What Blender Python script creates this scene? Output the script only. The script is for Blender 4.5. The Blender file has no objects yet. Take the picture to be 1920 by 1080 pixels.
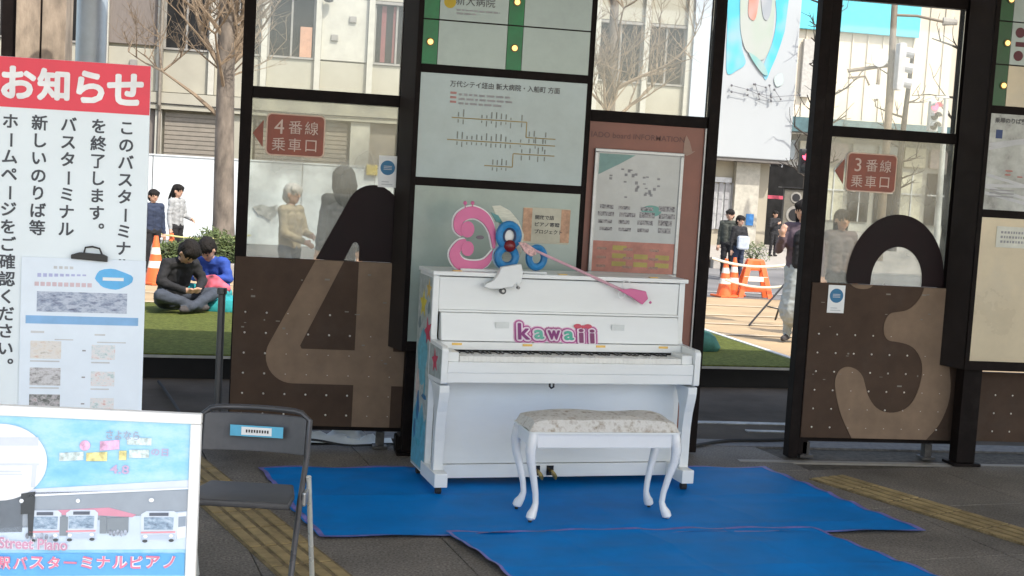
import bpy, bmesh, math, random
from mathutils import Vector, Matrix, noise
R = math.radians
scene = bpy.context.scene
COL = scene.collection
random.seed(7)

# ------------------------------------------------------------------ camera
CH, FPX = 1.72, 2450.0
YAW, PIT, ROL = R(10.4), R(4.945), R(3.36)
CAM = Vector((0, 0, CH))
FW = Vector((math.sin(YAW)*math.cos(PIT), math.cos(YAW)*math.cos(PIT), -math.sin(PIT)))
_r0 = Vector((math.cos(YAW), -math.sin(YAW), 0)); _u0 = _r0.cross(FW)
RT = math.cos(ROL)*_r0 + math.sin(ROL)*_u0
UP = math.cos(ROL)*_u0 - math.sin(ROL)*_r0
cd = bpy.data.cameras.new('camera'); cam = bpy.data.objects.new('camera', cd); COL.objects.link(cam)
cd.sensor_width = 36; cd.lens = FPX/1920*36; cd.clip_start = .05; cd.clip_end = 600
cam.matrix_world = Matrix(((RT.x, UP.x, -FW.x, CAM.x), (RT.y, UP.y, -FW.y, CAM.y), (RT.z, UP.z, -FW.z, CAM.z), (0, 0, 0, 1)))
scene.camera = cam

# ------------------------------------------------------------------ light
SUN_EL, SUN_AZ = R(52), R(150)          # azimuth clockwise from +Y: behind the camera, to the right
w = bpy.data.worlds.new('World'); scene.world = w; w.use_nodes = True
nt = w.node_tree; bg = nt.nodes['Background']
sky = nt.nodes.new('ShaderNodeTexSky'); sky.sky_type = 'NISHITA'; sky.sun_disc = False
sky.sun_elevation = SUN_EL; sky.sun_rotation = SUN_AZ; sky.air_density = 1.0; sky.dust_density = 2.0; sky.ozone_density = 1.0
tint_ = nt.nodes.new('ShaderNodeMix'); tint_.data_type = 'RGBA'; tint_.blend_type = 'MULTIPLY'; tint_.inputs[0].default_value = 1
nt.links.new(sky.outputs[0], tint_.inputs[6]); tint_.inputs[7].default_value = (1, .95, .89, 1); nt.links.new(tint_.outputs[2], bg.inputs[0]); bg.inputs[1].default_value = .15
sd = bpy.data.lights.new('sun', 'SUN'); sd.energy = 2.0; sd.angle = R(.6); sd.color = (1, .95, .86)
so = bpy.data.objects.new('sun', sd); COL.objects.link(so)
sdir = Vector((math.sin(SUN_AZ)*math.cos(SUN_EL), math.cos(SUN_AZ)*math.cos(SUN_EL), math.sin(SUN_EL)))
so.rotation_euler = sdir.to_track_quat('Z', 'Y').to_euler(); so.location = sdir*60
vs = scene.view_settings
vs.view_transform = 'Standard'; vs.look = 'None'; vs.gamma = 1; vs.use_curve_mapping = False; vs.exposure = 1.45
scene.render.engine = 'CYCLES'
try:
    scene.cycles.max_bounces = 8; scene.cycles.transparent_max_bounces = 16; scene.cycles.use_denoising = True
except Exception: pass

# ------------------------------------------------------------------ helpers
def ray(px, py): return FW + RT*((px-960)/FPX) - UP*((py-540)/FPX)
def atD(px, py, D): return CAM + ray(px, py)*D
def atY(px, py, Y): d = ray(px, py); return CAM + d*(Y/d.y)
def atZ(px, py, Z=0.0): d = ray(px, py); return CAM + d*((Z-CH)/d.z)
def atP(px, py, p, n): d = ray(px, py); return CAM + d*((p-CAM).dot(n)/d.dot(n))
def gz(Y): return 0.0 if Y < 14 else (-.035*(Y-14) if Y < 24 else -.35)

MATS = {}
def M(name, rgb, rough=.55, metal=0.0, var=.12, scale=6.0, bump=0.0, bscale=40.0, spec=.5, emit=None, estr=0.0, coat=0.0, rvar=.12, detail=6.0, stretch=None, dirt=0.0, dirtcol=(.05,.045,.04), world=False, patch=0.0):
    if name in MATS: return MATS[name]
    m = bpy.data.materials.new(name); m.use_nodes = True
    t = m.node_tree; n = t.nodes; L = t.links
    b = n['Principled BSDF']
    b.inputs['Roughness'].default_value = rough; b.inputs['Metallic'].default_value = metal
    b.inputs['Specular IOR Level'].default_value = spec; b.inputs['Coat Weight'].default_value = coat
    tc = n.new('ShaderNodeTexCoord'); mp = n.new('ShaderNodeMapping')
    L.new(n.new('ShaderNodeNewGeometry').outputs['Position'] if world else tc.outputs['Object'], mp.inputs[0])
    if stretch: mp.inputs['Scale'].default_value = stretch
    no = n.new('ShaderNodeTexNoise'); no.inputs['Scale'].default_value = scale; no.inputs['Detail'].default_value = detail; no.inputs['Roughness'].default_value = .62
    L.new(mp.outputs[0], no.inputs['Vector'])
    cr = n.new('ShaderNodeValToRGB')
    lo = [max(0, c*(1-var*1.6)) for c in rgb]; hi = [min(1, c*(1+var*1.3)) for c in rgb]
    cr.color_ramp.elements[0].position = .3; cr.color_ramp.elements[0].color = (*lo, 1)
    cr.color_ramp.elements[1].position = .7; cr.color_ramp.elements[1].color = (*hi, 1)
    L.new(no.outputs['Fac'], cr.inputs[0]); out = cr.outputs[0]
    if dirt > 0:
        n2 = n.new('ShaderNodeTexNoise'); n2.inputs['Scale'].default_value = scale*.35; n2.inputs['Detail'].default_value = 9; n2.inputs['Roughness'].default_value = .7
        L.new(mp.outputs[0], n2.inputs['Vector'])
        r2 = n.new('ShaderNodeValToRGB'); r2.color_ramp.elements[0].position = .52; r2.color_ramp.elements[1].position = .72
        r2.color_ramp.elements[0].color = (0, 0, 0, 1); r2.color_ramp.elements[1].color = (dirt, dirt, dirt, 1)
        L.new(n2.outputs['Fac'], r2.inputs[0])
        mx = n.new('ShaderNodeMix'); mx.data_type = 'RGBA'
        L.new(r2.outputs[0], mx.inputs[0]); L.new(out, mx.inputs[6]); mx.inputs[7].default_value = (*dirtcol, 1); out = mx.outputs[2]
    if patch > 0:
        n4 = n.new('ShaderNodeTexNoise'); n4.inputs['Scale'].default_value = 1.1; n4.inputs['Detail'].default_value = 7; n4.inputs['Roughness'].default_value = .6; L.new(mp.outputs[0], n4.inputs['Vector'])
        m4 = n.new('ShaderNodeMapRange'); m4.inputs[1].default_value = .3; m4.inputs[2].default_value = .7; m4.inputs[3].default_value = 1-patch; m4.inputs[4].default_value = 1+patch*.6; L.new(n4.outputs['Fac'], m4.inputs[0])
        x4 = n.new('ShaderNodeVectorMath'); x4.operation = 'SCALE'; L.new(out, x4.inputs[0]); L.new(m4.outputs[0], x4.inputs['Scale']); out = x4.outputs[0]
    L.new(out, b.inputs['Base Color'])
    mr = n.new('ShaderNodeMapRange'); mr.inputs[3].default_value = max(.02, rough-rvar); mr.inputs[4].default_value = min(1, rough+rvar)
    L.new(no.outputs['Fac'], mr.inputs[0]); L.new(mr.outputs[0], b.inputs['Roughness'])
    if bump > 0:
        n3 = n.new('ShaderNodeTexNoise'); n3.inputs['Scale'].default_value = bscale; n3.inputs['Detail'].default_value = 5
        L.new(mp.outputs[0], n3.inputs['Vector'])
        bp = n.new('ShaderNodeBump'); bp.inputs['Strength'].default_value = bump; bp.inputs['Distance'].default_value = .01
        L.new(n3.outputs['Fac'], bp.inputs['Height']); L.new(bp.outputs[0], b.inputs['Normal'])
    if emit: b.inputs['Emission Color'].default_value = (*emit, 1); b.inputs['Emission Strength'].default_value = estr
    MATS[name] = m; return m

def PM(name, cols, scale=30.0, stretch=(1, 1, 1), rough=.45, detail=4.0):     # printed photograph: a patchwork of several inks
    if name in MATS: return MATS[name]
    m = bpy.data.materials.new(name); m.use_nodes = True; t = m.node_tree; n = t.nodes; L = t.links; b = n['Principled BSDF']
    b.inputs['Roughness'].default_value = rough; b.inputs['Specular IOR Level'].default_value = .3
    tc = n.new('ShaderNodeTexCoord'); mp = n.new('ShaderNodeMapping'); mp.inputs['Scale'].default_value = stretch; L.new(tc.outputs['Object'], mp.inputs[0])
    no = n.new('ShaderNodeTexNoise'); no.inputs['Scale'].default_value = scale; no.inputs['Detail'].default_value = detail; no.inputs['Roughness'].default_value = .7; L.new(mp.outputs[0], no.inputs['Vector'])
    cr = n.new('ShaderNodeValToRGB'); e = cr.color_ramp.elements; k = len(cols)
    for i, c in enumerate(cols):
        p = .3+.4*i/(k-1)
        if i == 0: e[0].position = p; e[0].color = (*c, 1)
        elif i == k-1: e[-1].position = p; e[-1].color = (*c, 1)
        else: q = e.new(p); q.color = (*c, 1)
    L.new(no.outputs['Fac'], cr.inputs[0]); L.new(cr.outputs[0], b.inputs['Base Color']); MATS[name] = m; return m
def glassmat(name, tint=(.92, .95, .93), haze=.05, refl=.08, hazecol=(.6, .6, .55)):
    m = bpy.data.materials.new(name); m.use_nodes = True; t = m.node_tree; n = t.nodes; L = t.links
    n.remove(n['Principled BSDF']); o = n['Material Output']
    tr = n.new('ShaderNodeBsdfTransparent'); tr.inputs[0].default_value = (*tint, 1)
    df = n.new('ShaderNodeBsdfDiffuse'); df.inputs[0].default_value = (*hazecol, 1)
    gl = n.new('ShaderNodeBsdfGlossy'); gl.inputs['Roughness'].default_value = .03
    tc = n.new('ShaderNodeTexCoord'); no = n.new('ShaderNodeTexNoise'); no.inputs['Scale'].default_value = 5; no.inputs['Detail'].default_value = 8
    L.new(tc.outputs['Object'], no.inputs['Vector'])
    mr = n.new('ShaderNodeMapRange'); mr.inputs[1].default_value = .35; mr.inputs[2].default_value = .75; mr.inputs[3].default_value = haze*.4; mr.inputs[4].default_value = haze*1.8
    L.new(no.outputs['Fac'], mr.inputs[0])
    m1 = n.new('ShaderNodeMixShader'); L.new(mr.outputs[0], m1.inputs[0]); L.new(tr.outputs[0], m1.inputs[1]); L.new(df.outputs[0], m1.inputs[2])
    fr = n.new('ShaderNodeFresnel'); fr.inputs[0].default_value = 1.45
    ad = n.new('ShaderNodeMath'); ad.operation = 'MULTIPLY'; ad.inputs[1].default_value = refl/.035; L.new(fr.outputs[0], ad.inputs[0])
    m2 = n.new('ShaderNodeMixShader'); L.new(ad.outputs[0], m2.inputs[0]); L.new(m1.outputs[0], m2.inputs[1]); L.new(gl.outputs[0], m2.inputs[2])
    L.new(m2.outputs[0], o.inputs[0]); return m

def tag(o, label=None, cat=None, group=None, kind=None):
    if label: o['label'] = label
    if cat: o['category'] = cat
    if group: o['group'] = group
    if kind: o['kind'] = kind
    return o
def empty(name, loc, rz=0.0, label=None, cat=None, group=None):
    o = bpy.data.objects.new(name, None); COL.objects.link(o); o.location = loc; o.rotation_euler = (0, 0, rz)
    o.empty_display_size = .1
    return tag(o, label, cat, group)
def link(name, me, mat, parent=None, loc=None):
    o = bpy.data.objects.new(name, me); COL.objects.link(o)
    if mat is not None and not me.materials: me.materials.append(mat)
    if parent: o.parent = parent
    if loc is not None: o.location = loc
    return o

class MB:
    def __init__(s): s.v = []; s.f = []
    def add(s, vs, fs):
        b = len(s.v); s.v += [tuple(v) for v in vs]; s.f += [tuple(i+b for i in f) for f in fs]; return s
    def box(s, x0, x1, y0, y1, z0, z1):
        return s.add([(x0,y0,z0),(x1,y0,z0),(x1,y1,z0),(x0,y1,z0),(x0,y0,z1),(x1,y0,z1),(x1,y1,z1),(x0,y1,z1)],
                     [(0,3,2,1),(4,5,6,7),(0,1,5,4),(1,2,6,5),(2,3,7,6),(3,0,4,7)])
    def hexa(s, p):   # 8 points: bottom ring 0-3 ccw from above, top ring 4-7
        return s.add(p, [(0,3,2,1),(4,5,6,7),(0,1,5,4),(1,2,6,5),(2,3,7,6),(3,0,4,7)])
    def prism(s, pts, y0, y1):     # polygon in XZ (ccw seen from -Y), extruded along Y
        a = sum(pts[i][0]*pts[(i+1) % len(pts)][1]-pts[(i+1) % len(pts)][0]*pts[i][1] for i in range(len(pts)))
        if a < 0: pts = pts[::-1]
        n = len(pts)
        return s.add([(x, y0, z) for x, z in pts]+[(x, y1, z) for x, z in pts],
                     [tuple(range(n)), tuple(range(2*n-1, n-1, -1))]+[(i, n+i, n+(i+1) % n, (i+1) % n) for i in range(n)])
    def prismx(s, pts, x0, x1):    # polygon in YZ extruded along X
        b = MB(); b.prism(pts, x0, x1)
        vs = [(y, x, z) for x, y, z in b.v]
        return s.add(vs, [f[::-1] for f in b.f])
    def prismz(s, pts, z0, z1):    # polygon in XY extruded along Z
        a = sum(pts[i][0]*pts[(i+1) % len(pts)][1]-pts[(i+1) % len(pts)][0]*pts[i][1] for i in range(len(pts)))
        if a < 0: pts = pts[::-1]
        n = len(pts)
        return s.add([(x, y, z0) for x, y in pts]+[(x, y, z1) for x, y in pts],
                     [tuple(range(n-1, -1, -1)), tuple(range(n, 2*n))]+[(i, (i+1) % n, n+(i+1) % n, n+i) for i in range(n)])
    def tube(s, pts, rad, n=8, closed=False, sx=1.0):
        pts = [Vector(p) for p in pts]; k = len(pts)
        if not hasattr(rad, '__len__'): rad = [rad]*k
        prev = None; rings = []
        for i, p in enumerate(pts):
            if closed: d = pts[(i+1) % k]-pts[i-1]
            else: d = pts[min(i+1, k-1)]-pts[max(i-1, 0)]
            d = d.normalized() if d.length > 1e-9 else Vector((0, 0, 1))
            if prev is None:
                a = Vector((1, 0, 0)) if abs(d.x) < .9 else Vector((0, 1, 0)); u = d.cross(a).normalized()
            else:
                u = prev-d*prev.dot(d); u = u.normalized() if u.length > 1e-6 else d.orthogonal().normalized()
            prev = u; v = d.cross(u)
            rings.append([p+u*(rad[i]*math.cos(2*math.pi*j/n))+v*(rad[i]*sx*math.sin(2*math.pi*j/n)) for j in range(n)])
        vs = [v for r in rings for v in r]; fs = []
        for i in range(k if closed else k-1):
            a, b = i*n, ((i+1) % k)*n
            for j in range(n): fs.append((a+j, a+(j+1) % n, b+(j+1) % n, b+j))
        if not closed: fs += [tuple(range(n-1, -1, -1)), tuple(range((k-1)*n, k*n))]
        return s.add(vs, fs)
    def lathe(s, prof, c=(0, 0, 0), n=20):
        vs = []; fs = []; k = len(prof)
        for r, z in prof:
            for j in range(n):
                a = 2*math.pi*j/n; vs.append((c[0]+r*math.cos(a), c[1]+r*math.sin(a), c[2]+z))
        for i in range(k-1):
            for j in range(n): fs.append((i*n+j, i*n+(j+1) % n, (i+1)*n+(j+1) % n, (i+1)*n+j))
        fs += [tuple(range(n-1, -1, -1)), tuple(range((k-1)*n, k*n))]
        return s.add(vs, fs)
    def ball(s, c, rx, ry=None, rz=None, n=12, m=8):
        ry = ry or rx; rz = rz or rx; vs = [(c[0], c[1], c[2]-rz)]; fs = []
        for i in range(1, m):
            t = math.pi*i/m-math.pi/2
            for j in range(n):
                a = 2*math.pi*j/n; vs.append((c[0]+rx*math.cos(t)*math.cos(a), c[1]+ry*math.cos(t)*math.sin(a), c[2]+rz*math.sin(t)))
        vs.append((c[0], c[1], c[2]+rz)); T = len(vs)-1
        for j in range(n):
            fs.append((0, 1+(j+1) % n, 1+j)); fs.append((T, T-n+j, T-n+(j+1) % n))
        for i in range(m-2):
            for j in range(n):
                a = 1+i*n; b = a+n; fs.append((a+j, a+(j+1) % n, b+(j+1) % n, b+j))
        return s.add(vs, fs)
    def mesh(s, name, bevel=0.0, smooth=False, seg=2):
        me = bpy.data.meshes.new(name); me.from_pydata(s.v, [], s.f); me.update()
        if bevel > 0:
            bm = bmesh.new(); bm.from_mesh(me)
            ed = [e for e in bm.edges if len(e.link_faces) == 2 and e.calc_face_angle(0) > .5]
            bmesh.ops.bevel(bm, geom=ed, offset=bevel, segments=seg, profile=.6, affect='EDGES', clamp_overlap=True)
            bm.to_mesh(me); bm.free()
        if smooth:
            me.polygons.foreach_set('use_smooth', [True]*len(me.polygons))
            try: me.set_sharp_from_angle(angle=R(38))
            except Exception: pass
        me.update(); return me
    def build(s, name, mat, parent=None, bevel=0.0, smooth=False, loc=None, seg=2):
        return link(name, s.mesh(name, bevel, smooth, seg), mat, parent, loc)

def rrect(x0, x1, z0, z1, r, n=5):
    pts = []
    for cx, cz, a0 in ((x1-r, z1-r, 0), (x0+r, z1-r, 90), (x0+r, z0+r, 180), (x1-r, z0+r, 270)):
        for i in range(n+1):
            a = R(a0+90*i/n); pts.append((cx+r*math.cos(a), cz+r*math.sin(a)))
    return pts
def ell(cx, cz, rx, rz, n=24, a0=0, a1=360):
    return [(cx+rx*math.cos(R(a0+(a1-a0)*i/n)), cz+rz*math.sin(R(a0+(a1-a0)*i/n))) for i in range(n if a1-a0 == 360 else n+1)]
def star(cx, cz, r, k=5, inner=.45, rot=90):
    return [(cx+(r if i % 2 == 0 else r*inner)*math.cos(R(rot+180*i/k)), cz+(r if i % 2 == 0 else r*inner)*math.sin(R(rot+180*i/k))) for i in range(2*k)]
def bez(p0, p1, p2, p3, n=12):
    o = []
    for i in range(n+1):
        t = i/n; u = 1-t
        o.append(tuple(u*u*u*a+3*u*u*t*b+3*u*t*t*c+t*t*t*d for a, b, c, d in zip(p0, p1, p2, p3)))
    return o

def curve_to_mesh(cu, name):
    o = bpy.data.objects.new('tmp', cu); COL.objects.link(o)
    bpy.context.view_layer.update()
    dg = bpy.context.evaluated_depsgraph_get()
    me = bpy.data.meshes.new_from_object(o.evaluated_get(dg)); me.name = name
    bpy.data.objects.remove(o); bpy.data.curves.remove(cu)
    return me
def fill_mesh(loops, thick, name='shape'):      # 2-D loops (with holes) -> slab in XZ, front at y=0, back at y=thick
    cu = bpy.data.curves.new(name, 'CURVE'); cu.dimensions = '2D'; cu.fill_mode = 'BOTH'; cu.extrude = thick/2
    for lp in loops:
        sp = cu.splines.new('POLY'); sp.points.add(len(lp)-1); sp.use_cyclic_u = True
        for i, (x, z) in enumerate(lp): sp.points[i].co = (x, z, 0, 1)
    me = curve_to_mesh(cu, name)
    for v in me.vertices: x, z, y = v.co; v.co = (x, thick/2-y, z)
    return me
_TC = {}
def glyph(s, bold=0.0, ext=.002):
    k = (s, bold, ext)
    if k not in _TC:
        cu = bpy.data.curves.new('text', 'FONT'); cu.body = s; cu.size = 1; cu.offset = bold; cu.extrude = ext; cu.resolution_u = 3
        cu.align_x = 'CENTER'; cu.align_y = 'CENTER'
        me = curve_to_mesh(cu, 'text')
        vs = [tuple(v.co) for v in me.vertices]; fs = [tuple(p.vertices) for p in me.polygons]
        xs = [v[0] for v in vs] or [0]; ys = [v[1] for v in vs] or [0]
        bpy.data.meshes.remove(me); _TC[k] = (vs, fs, (min(xs), max(xs), min(ys), max(ys)))
    return _TC[k]
def put_text(mb, s, cx, cz, h, y=-.0015, bold=0.0, w=None, rot=0.0, thick=.0008, fit=True):
    vs, fs, (x0, x1, z0, z1) = glyph(s, bold)
    if not vs: return
    k = h/(z1-z0) if fit else h
    kx = w/(x1-x0) if w else k
    mx, mz = ((x0+x1)/2, (z0+z1)/2) if fit else (0, 0)
    c, sn = math.cos(rot), math.sin(rot); out = []
    for a, b, d in vs:
        X = (a-mx)*kx; Z = (b-mz)*k
        out.append((cx+c*X-sn*Z, y-thick*(d/.002)*.5, cz+sn*X+c*Z))
    mb.add(out, fs)
def heavy_text(mb, s, cx, cz, h, y, stroke, n=8, **k):
    put_text(mb, s, cx, cz, h, y, 0, **k)
    for i in range(n):
        a = 2*math.pi*i/n; put_text(mb, s, cx+stroke*math.cos(a), cz+stroke*math.sin(a), h, y+.00012*(i+1), 0, **k)
def vtext(mb, s, x, ztop, pitch, size, bold=.0, y=-.0015):
    for i, ch in enumerate(s):
        z = ztop-pitch*(i+.5)
        rot = -math.pi/2 if ch in 'ー' else 0.0
        dx = dz = 0
        if ch in '。、': dx, dz = size*.62, size*.55
        if ch in 'っょゃゅ': dx, dz = size*.08, size*.08
        put_text(mb, ch, x+dx, z+dz, size, y, 0, rot=rot, fit=False)
        if bold:
            for i_ in range(4): put_text(mb, ch, x+dx+bold*math.cos(i_*1.571+.78), z+dz+bold*math.sin(i_*1.571+.78), size, y+.00012*(i_+1), 0, rot=rot, fit=False)

# ------------------------------------------------------------------ materials
m_asph = M('asphalt', (.105, .088, .07), .95, spec=.05, var=.25, scale=1.2, bump=.5, bscale=120, world=True, dirt=.35, dirtcol=(.09, .085, .075))
m_road = M('road_asphalt', (.16, .155, .15), .85, var=.2, scale=.7, bump=.4, bscale=90, world=True)
m_plaza = M('tan_paving', (.40, .295, .175), .85, spec=.2, var=.14, scale=.9, bump=.3, bscale=60, world=True)
m_slab = M('granite_slab', (.195, .175, .15), .72, spec=.2, patch=.45, var=.4, scale=85, bump=.15, bscale=160, world=True, dirt=.55, dirtcol=(.12, .10, .082), detail=4)
m_joint = M('floor_joint', (.10, .088, .072), .9, spec=.15, var=.3, scale=30, world=True)
m_tact = M('tactile_yellow', (.36, .27, .13), .7, patch=.35, spec=.2, var=.22, scale=9, bump=.2, world=True, dirt=.5, dirtcol=(.2, .16, .09))
m_roof = M('roof_grey', (.74, .74, .71), .8, var=.06)
m_frame = M('frame_brown', (.009, .006, .0055), .65, spec=.12, var=.25, scale=14, bump=.05, dirt=.2, dirtcol=(.05, .045, .04))
m_panel = M('panel_brown', (.075, .049, .035), .7, spec=.12, var=.12, scale=5, bump=.04, bscale=15, dirt=.35, dirtcol=(.095, .08, .07))
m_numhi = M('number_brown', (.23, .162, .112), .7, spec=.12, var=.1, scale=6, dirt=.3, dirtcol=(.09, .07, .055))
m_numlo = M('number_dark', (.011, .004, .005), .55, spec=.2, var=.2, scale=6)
m_housing = M('housing_brown', (.030, .024, .022), .6, spec=.15, var=.15, scale=4)
m_foot = M('foot_iron', (.07, .065, .06), .6, .3, var=.3, scale=20)
m_steel = M('steel_grey', (.42, .43, .43), .4, .8, var=.12, scale=14)
m_rivet = M('rivet', (.6, .56, .5), .35, .6)
m_white = M('white_print', (.82, .83, .82), .5, var=.03, scale=4)
m_black = M('black_print', (.02, .02, .022), .5)
m_dgrey = M('dark_grey_print', (.07, .07, .075), .6)
m_mgrey = M('mid_grey_print', (.3, .3, .31), .6)
m_lgrey = M('light_grey_print', (.55, .56, .57), .6)
m_glass = glassmat('pane_glass', (.88, .90, .86), haze=.28, refl=.04, hazecol=(.50, .50, .46))
m_glassup = glassmat('upper_glass', (.97, .98, .97), haze=.035, refl=.05)
m_acryl = M('acrylic_panel', (.345, .42, .385), .22, var=.10, scale=2.2, coat=.3, dirt=.5, dirtcol=(.23, .27, .255))
m_acryl2 = M('acrylic_map', (.365, .45, .46), .22, var=.09, scale=2.2, coat=.3)
m_beige = M('acrylic_beige', (.60, .51, .35), .3, var=.14, scale=1.6, coat=.2, dirt=.6, dirtcol=(.46, .44, .38))
m_green = M('green_strip', (.01, .17, .055), .35, var=.2)
m_greend = M('green_dark', (.008, .075, .02), .35, var=.2)
m_bulb = M('bulb_glow', (1, .75, .35), .3, emit=(1, .55, .14), estr=.75)
m_bulbring = M('bulb_ring', (.12, .1, .03), .4)
m_rust = M('sign_rust', (.24, .055, .028), .45, var=.15, scale=9)
m_cream = M('sign_cream', (.62, .44, .34), .5)
m_pink = M('board_pink', (.25, .098, .068), .45, var=.1, scale=3)

# ------------------------------------------------------------------ ground
def sheet(name, ys, x0, x1, dz, mat, kind='structure', nx=2):
    mb = MB()
    for i in range(len(ys)-1):
        a, b = ys[i], ys[i+1]
        mb.add([(x0, a, gz(a)+dz), (x1, a, gz(a)+dz), (x1, b, gz(b)+dz), (x0, b, gz(b)+dz)], [(0, 1, 2, 3)])
    return tag(mb.build(name, mat), kind=kind)
sheet('ground', [-60, 14, 24, 500], -300, 400, -.022, m_asph)
# tan sunlit paving behind the stage, grey road beyond the cones
sheet('plaza_paving', [10.95, 14, 23.2], -40, 60, -.012, m_plaza)
sheet('road', [23.2, 24, 33.2], -60, 90, -.010, m_road)
sheet('far_pavement', [33.2, 110], -60, 120, -.006, M('far_paving', (.34, .31, .27), .85, var=.1, world=True))
mk = MB()
for y0, y1, x0, x1 in ((8.80, 8.87, 3.40, 6.6), (9.08, 9.17, 3.0, 6.6)): mk.box(x0, x1, y0, y1, -.03, -.014)
mk.build('lane_marking', M('worn_white_line', (.42, .41, .38), .7, var=.3, scale=10), bpy.data.objects['ground'])
mk = MB()
for y in (24.6, 32.6): mk.add([(-60, y, gz(y)+.002), (90, y, gz(y)+.002), (90, y+.16, gz(y+.16)+.002), (-60, y+.16, gz(y+.16)+.002)], [(0, 1, 2, 3)])
mk.build('lane_marking', M('worn_white_line', (.42, .41, .38), .7), bpy.data.objects['road'])
pj = MB()
for y in (14.6, 16.3, 18, 20.4): pj.add([(-40, y, gz(y)-.007), (60, y+.4, gz(y)-.007), (60, y+.5, gz(y)-.007), (-40, y+.1, gz(y)-.007)], [(0, 1, 2, 3)])
pj.build('paving_band', M('paving_band', (.5, .40, .27), .8), bpy.data.objects['plaza_paving'])

# terminal floor: granite slabs with recessed joints
fl = MB(); fl.box(-14, 16, -6, 8.35, -.3, -.010)
floor = tag(fl.build('terminal_floor', m_joint), kind='structure')
MB().box(-40, 40, -40, 3.3, -.05, -.002).build('bounce_paving', M('bounce_concrete', (.46, .44, .40), .9, var=.08, world=True), floor)  # unseen pale sheet, added to bounce sunlight into the terminal
GA = R(9); gx = Vector((math.cos(GA), math.sin(GA), 0)); gy = Vector((-math.sin(GA), math.cos(GA), 0))
S = .905
sm = MB().box(-.45, .45, -.45, .45, -.012, 0).mesh('paving_slab', .0025, seg=1); sm.materials.append(m_slab)
k = 0
for i in range(-6, 12):
    for j in range(1, 10):
        p = Vector((.37, .2, 0))+gx*(i*S)+gy*(j*S)
        if p.y < 3.85 or p.y > 7.97 or p.x < -3.4 or p.x > 6.6: continue
        o = link('paving_slab', sm, None, floor); o.location = (p.x, p.y, random.uniform(-.0008, .0006)); o.rotation_euler = (0, 0, GA)
kb = MB().box(-14, 16, 8.2, 8.42, -.3, .004); kb.build('edge_stone', M('edge_stone', (.13, .12, .11), .7, var=.3, scale=20, world=True), floor, .01)
st = MB().box(2.95, 16, 7.74, 7.80, -.02, .0025); st.build('joint_strip', M('joint_strip', (.22, .2, .17), .6), floor)
# tactile guide tiles
tb = MB().box(-.148, .148, -.148, .148, -.004, .004)
for q in (-.108, -.036, .036, .108): tb.box(q-.024, q+.024, -.14, .14, .0041, .0085)
tm = tb.mesh('tactile_tile'); tm.materials.append(M('tactile_ground', (.22, .17, .095), .8, spec=.15, var=.3, scale=12, world=True)); tm.materials.append(m_tact)
for i_, pg in enumerate(tm.polygons): pg.material_index = 0 if i_ < 6 else 1
def strip(a, d, n0, n1):
    d = Vector(d).normalized(); ang = math.atan2(-d.x, d.y)
    for i in range(n0, n1):
        p = Vector(a)+d*(i*.3); o = link('tactile_tile', tm, None, floor); o.location = (p.x, p.y, .002); o.rotation_euler = (0, 0, ang)
strip((.222, 5.39, 0), (-.336, 1, 0), -4, 9)
strip((3.88, 6.10, 0), (-.42, 1, 0), -6, 5)

# roof
tag(MB().box(-16, 18, .85, 9.25, 3.75, 4.0).build('terminal_roof', m_roof), 'flat pale roof slab over the bus terminal floor', 'roof', kind='structure')

# ------------------------------------------------------------------ stage with turf
SA = R(4.4)
stg = empty('stage', (3.4, 10.72, 0), SA, 'low stage topped with green artificial turf behind the gates', 'stage')
m_turf = M('artificial_turf', (.115, .135, .035), .95, spec=.1, var=.3, scale=30, bump=.9, bscale=220, dirt=.25, dirtcol=(.17, .16, .06))
SX0, SX1, SD = -11.0, 1.42, 3.6
MB().box(SX0, SX1, .0, SD, .145, .165).build('deck', M('stage_edge', (.42, .42, .40), .6), stg)
MB().box(SX0, SX1-.05, .012, SD, .1655, .178).build('turf', m_turf, stg)
MB().box(SX1-.049, SX1+.004, .0, SD, .1655, .186).build('edge_trim', M('trim_white', (.62, .62, .58), .5), stg)
MB().box(SX0, SX1-.02, .03, .06, -.02, .1445).build('skirt', M('under_stage_shade', (.006, .006, .007), .8), stg)  # black board painted as the shade under the open stage front
MB().box(SX1-.06, SX1-.03, .061, SD-.02, -.02, .1445).build('skirt', M('under_stage_shade', (.006, .006, .007), .8), stg)  # same painted shade along the open right end
for x in (-10, -7, -3.5, 0): MB().box(x-.03, x+.03, .1, SD-.1, -.02, .144).build('support', m_frame, stg)

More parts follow.
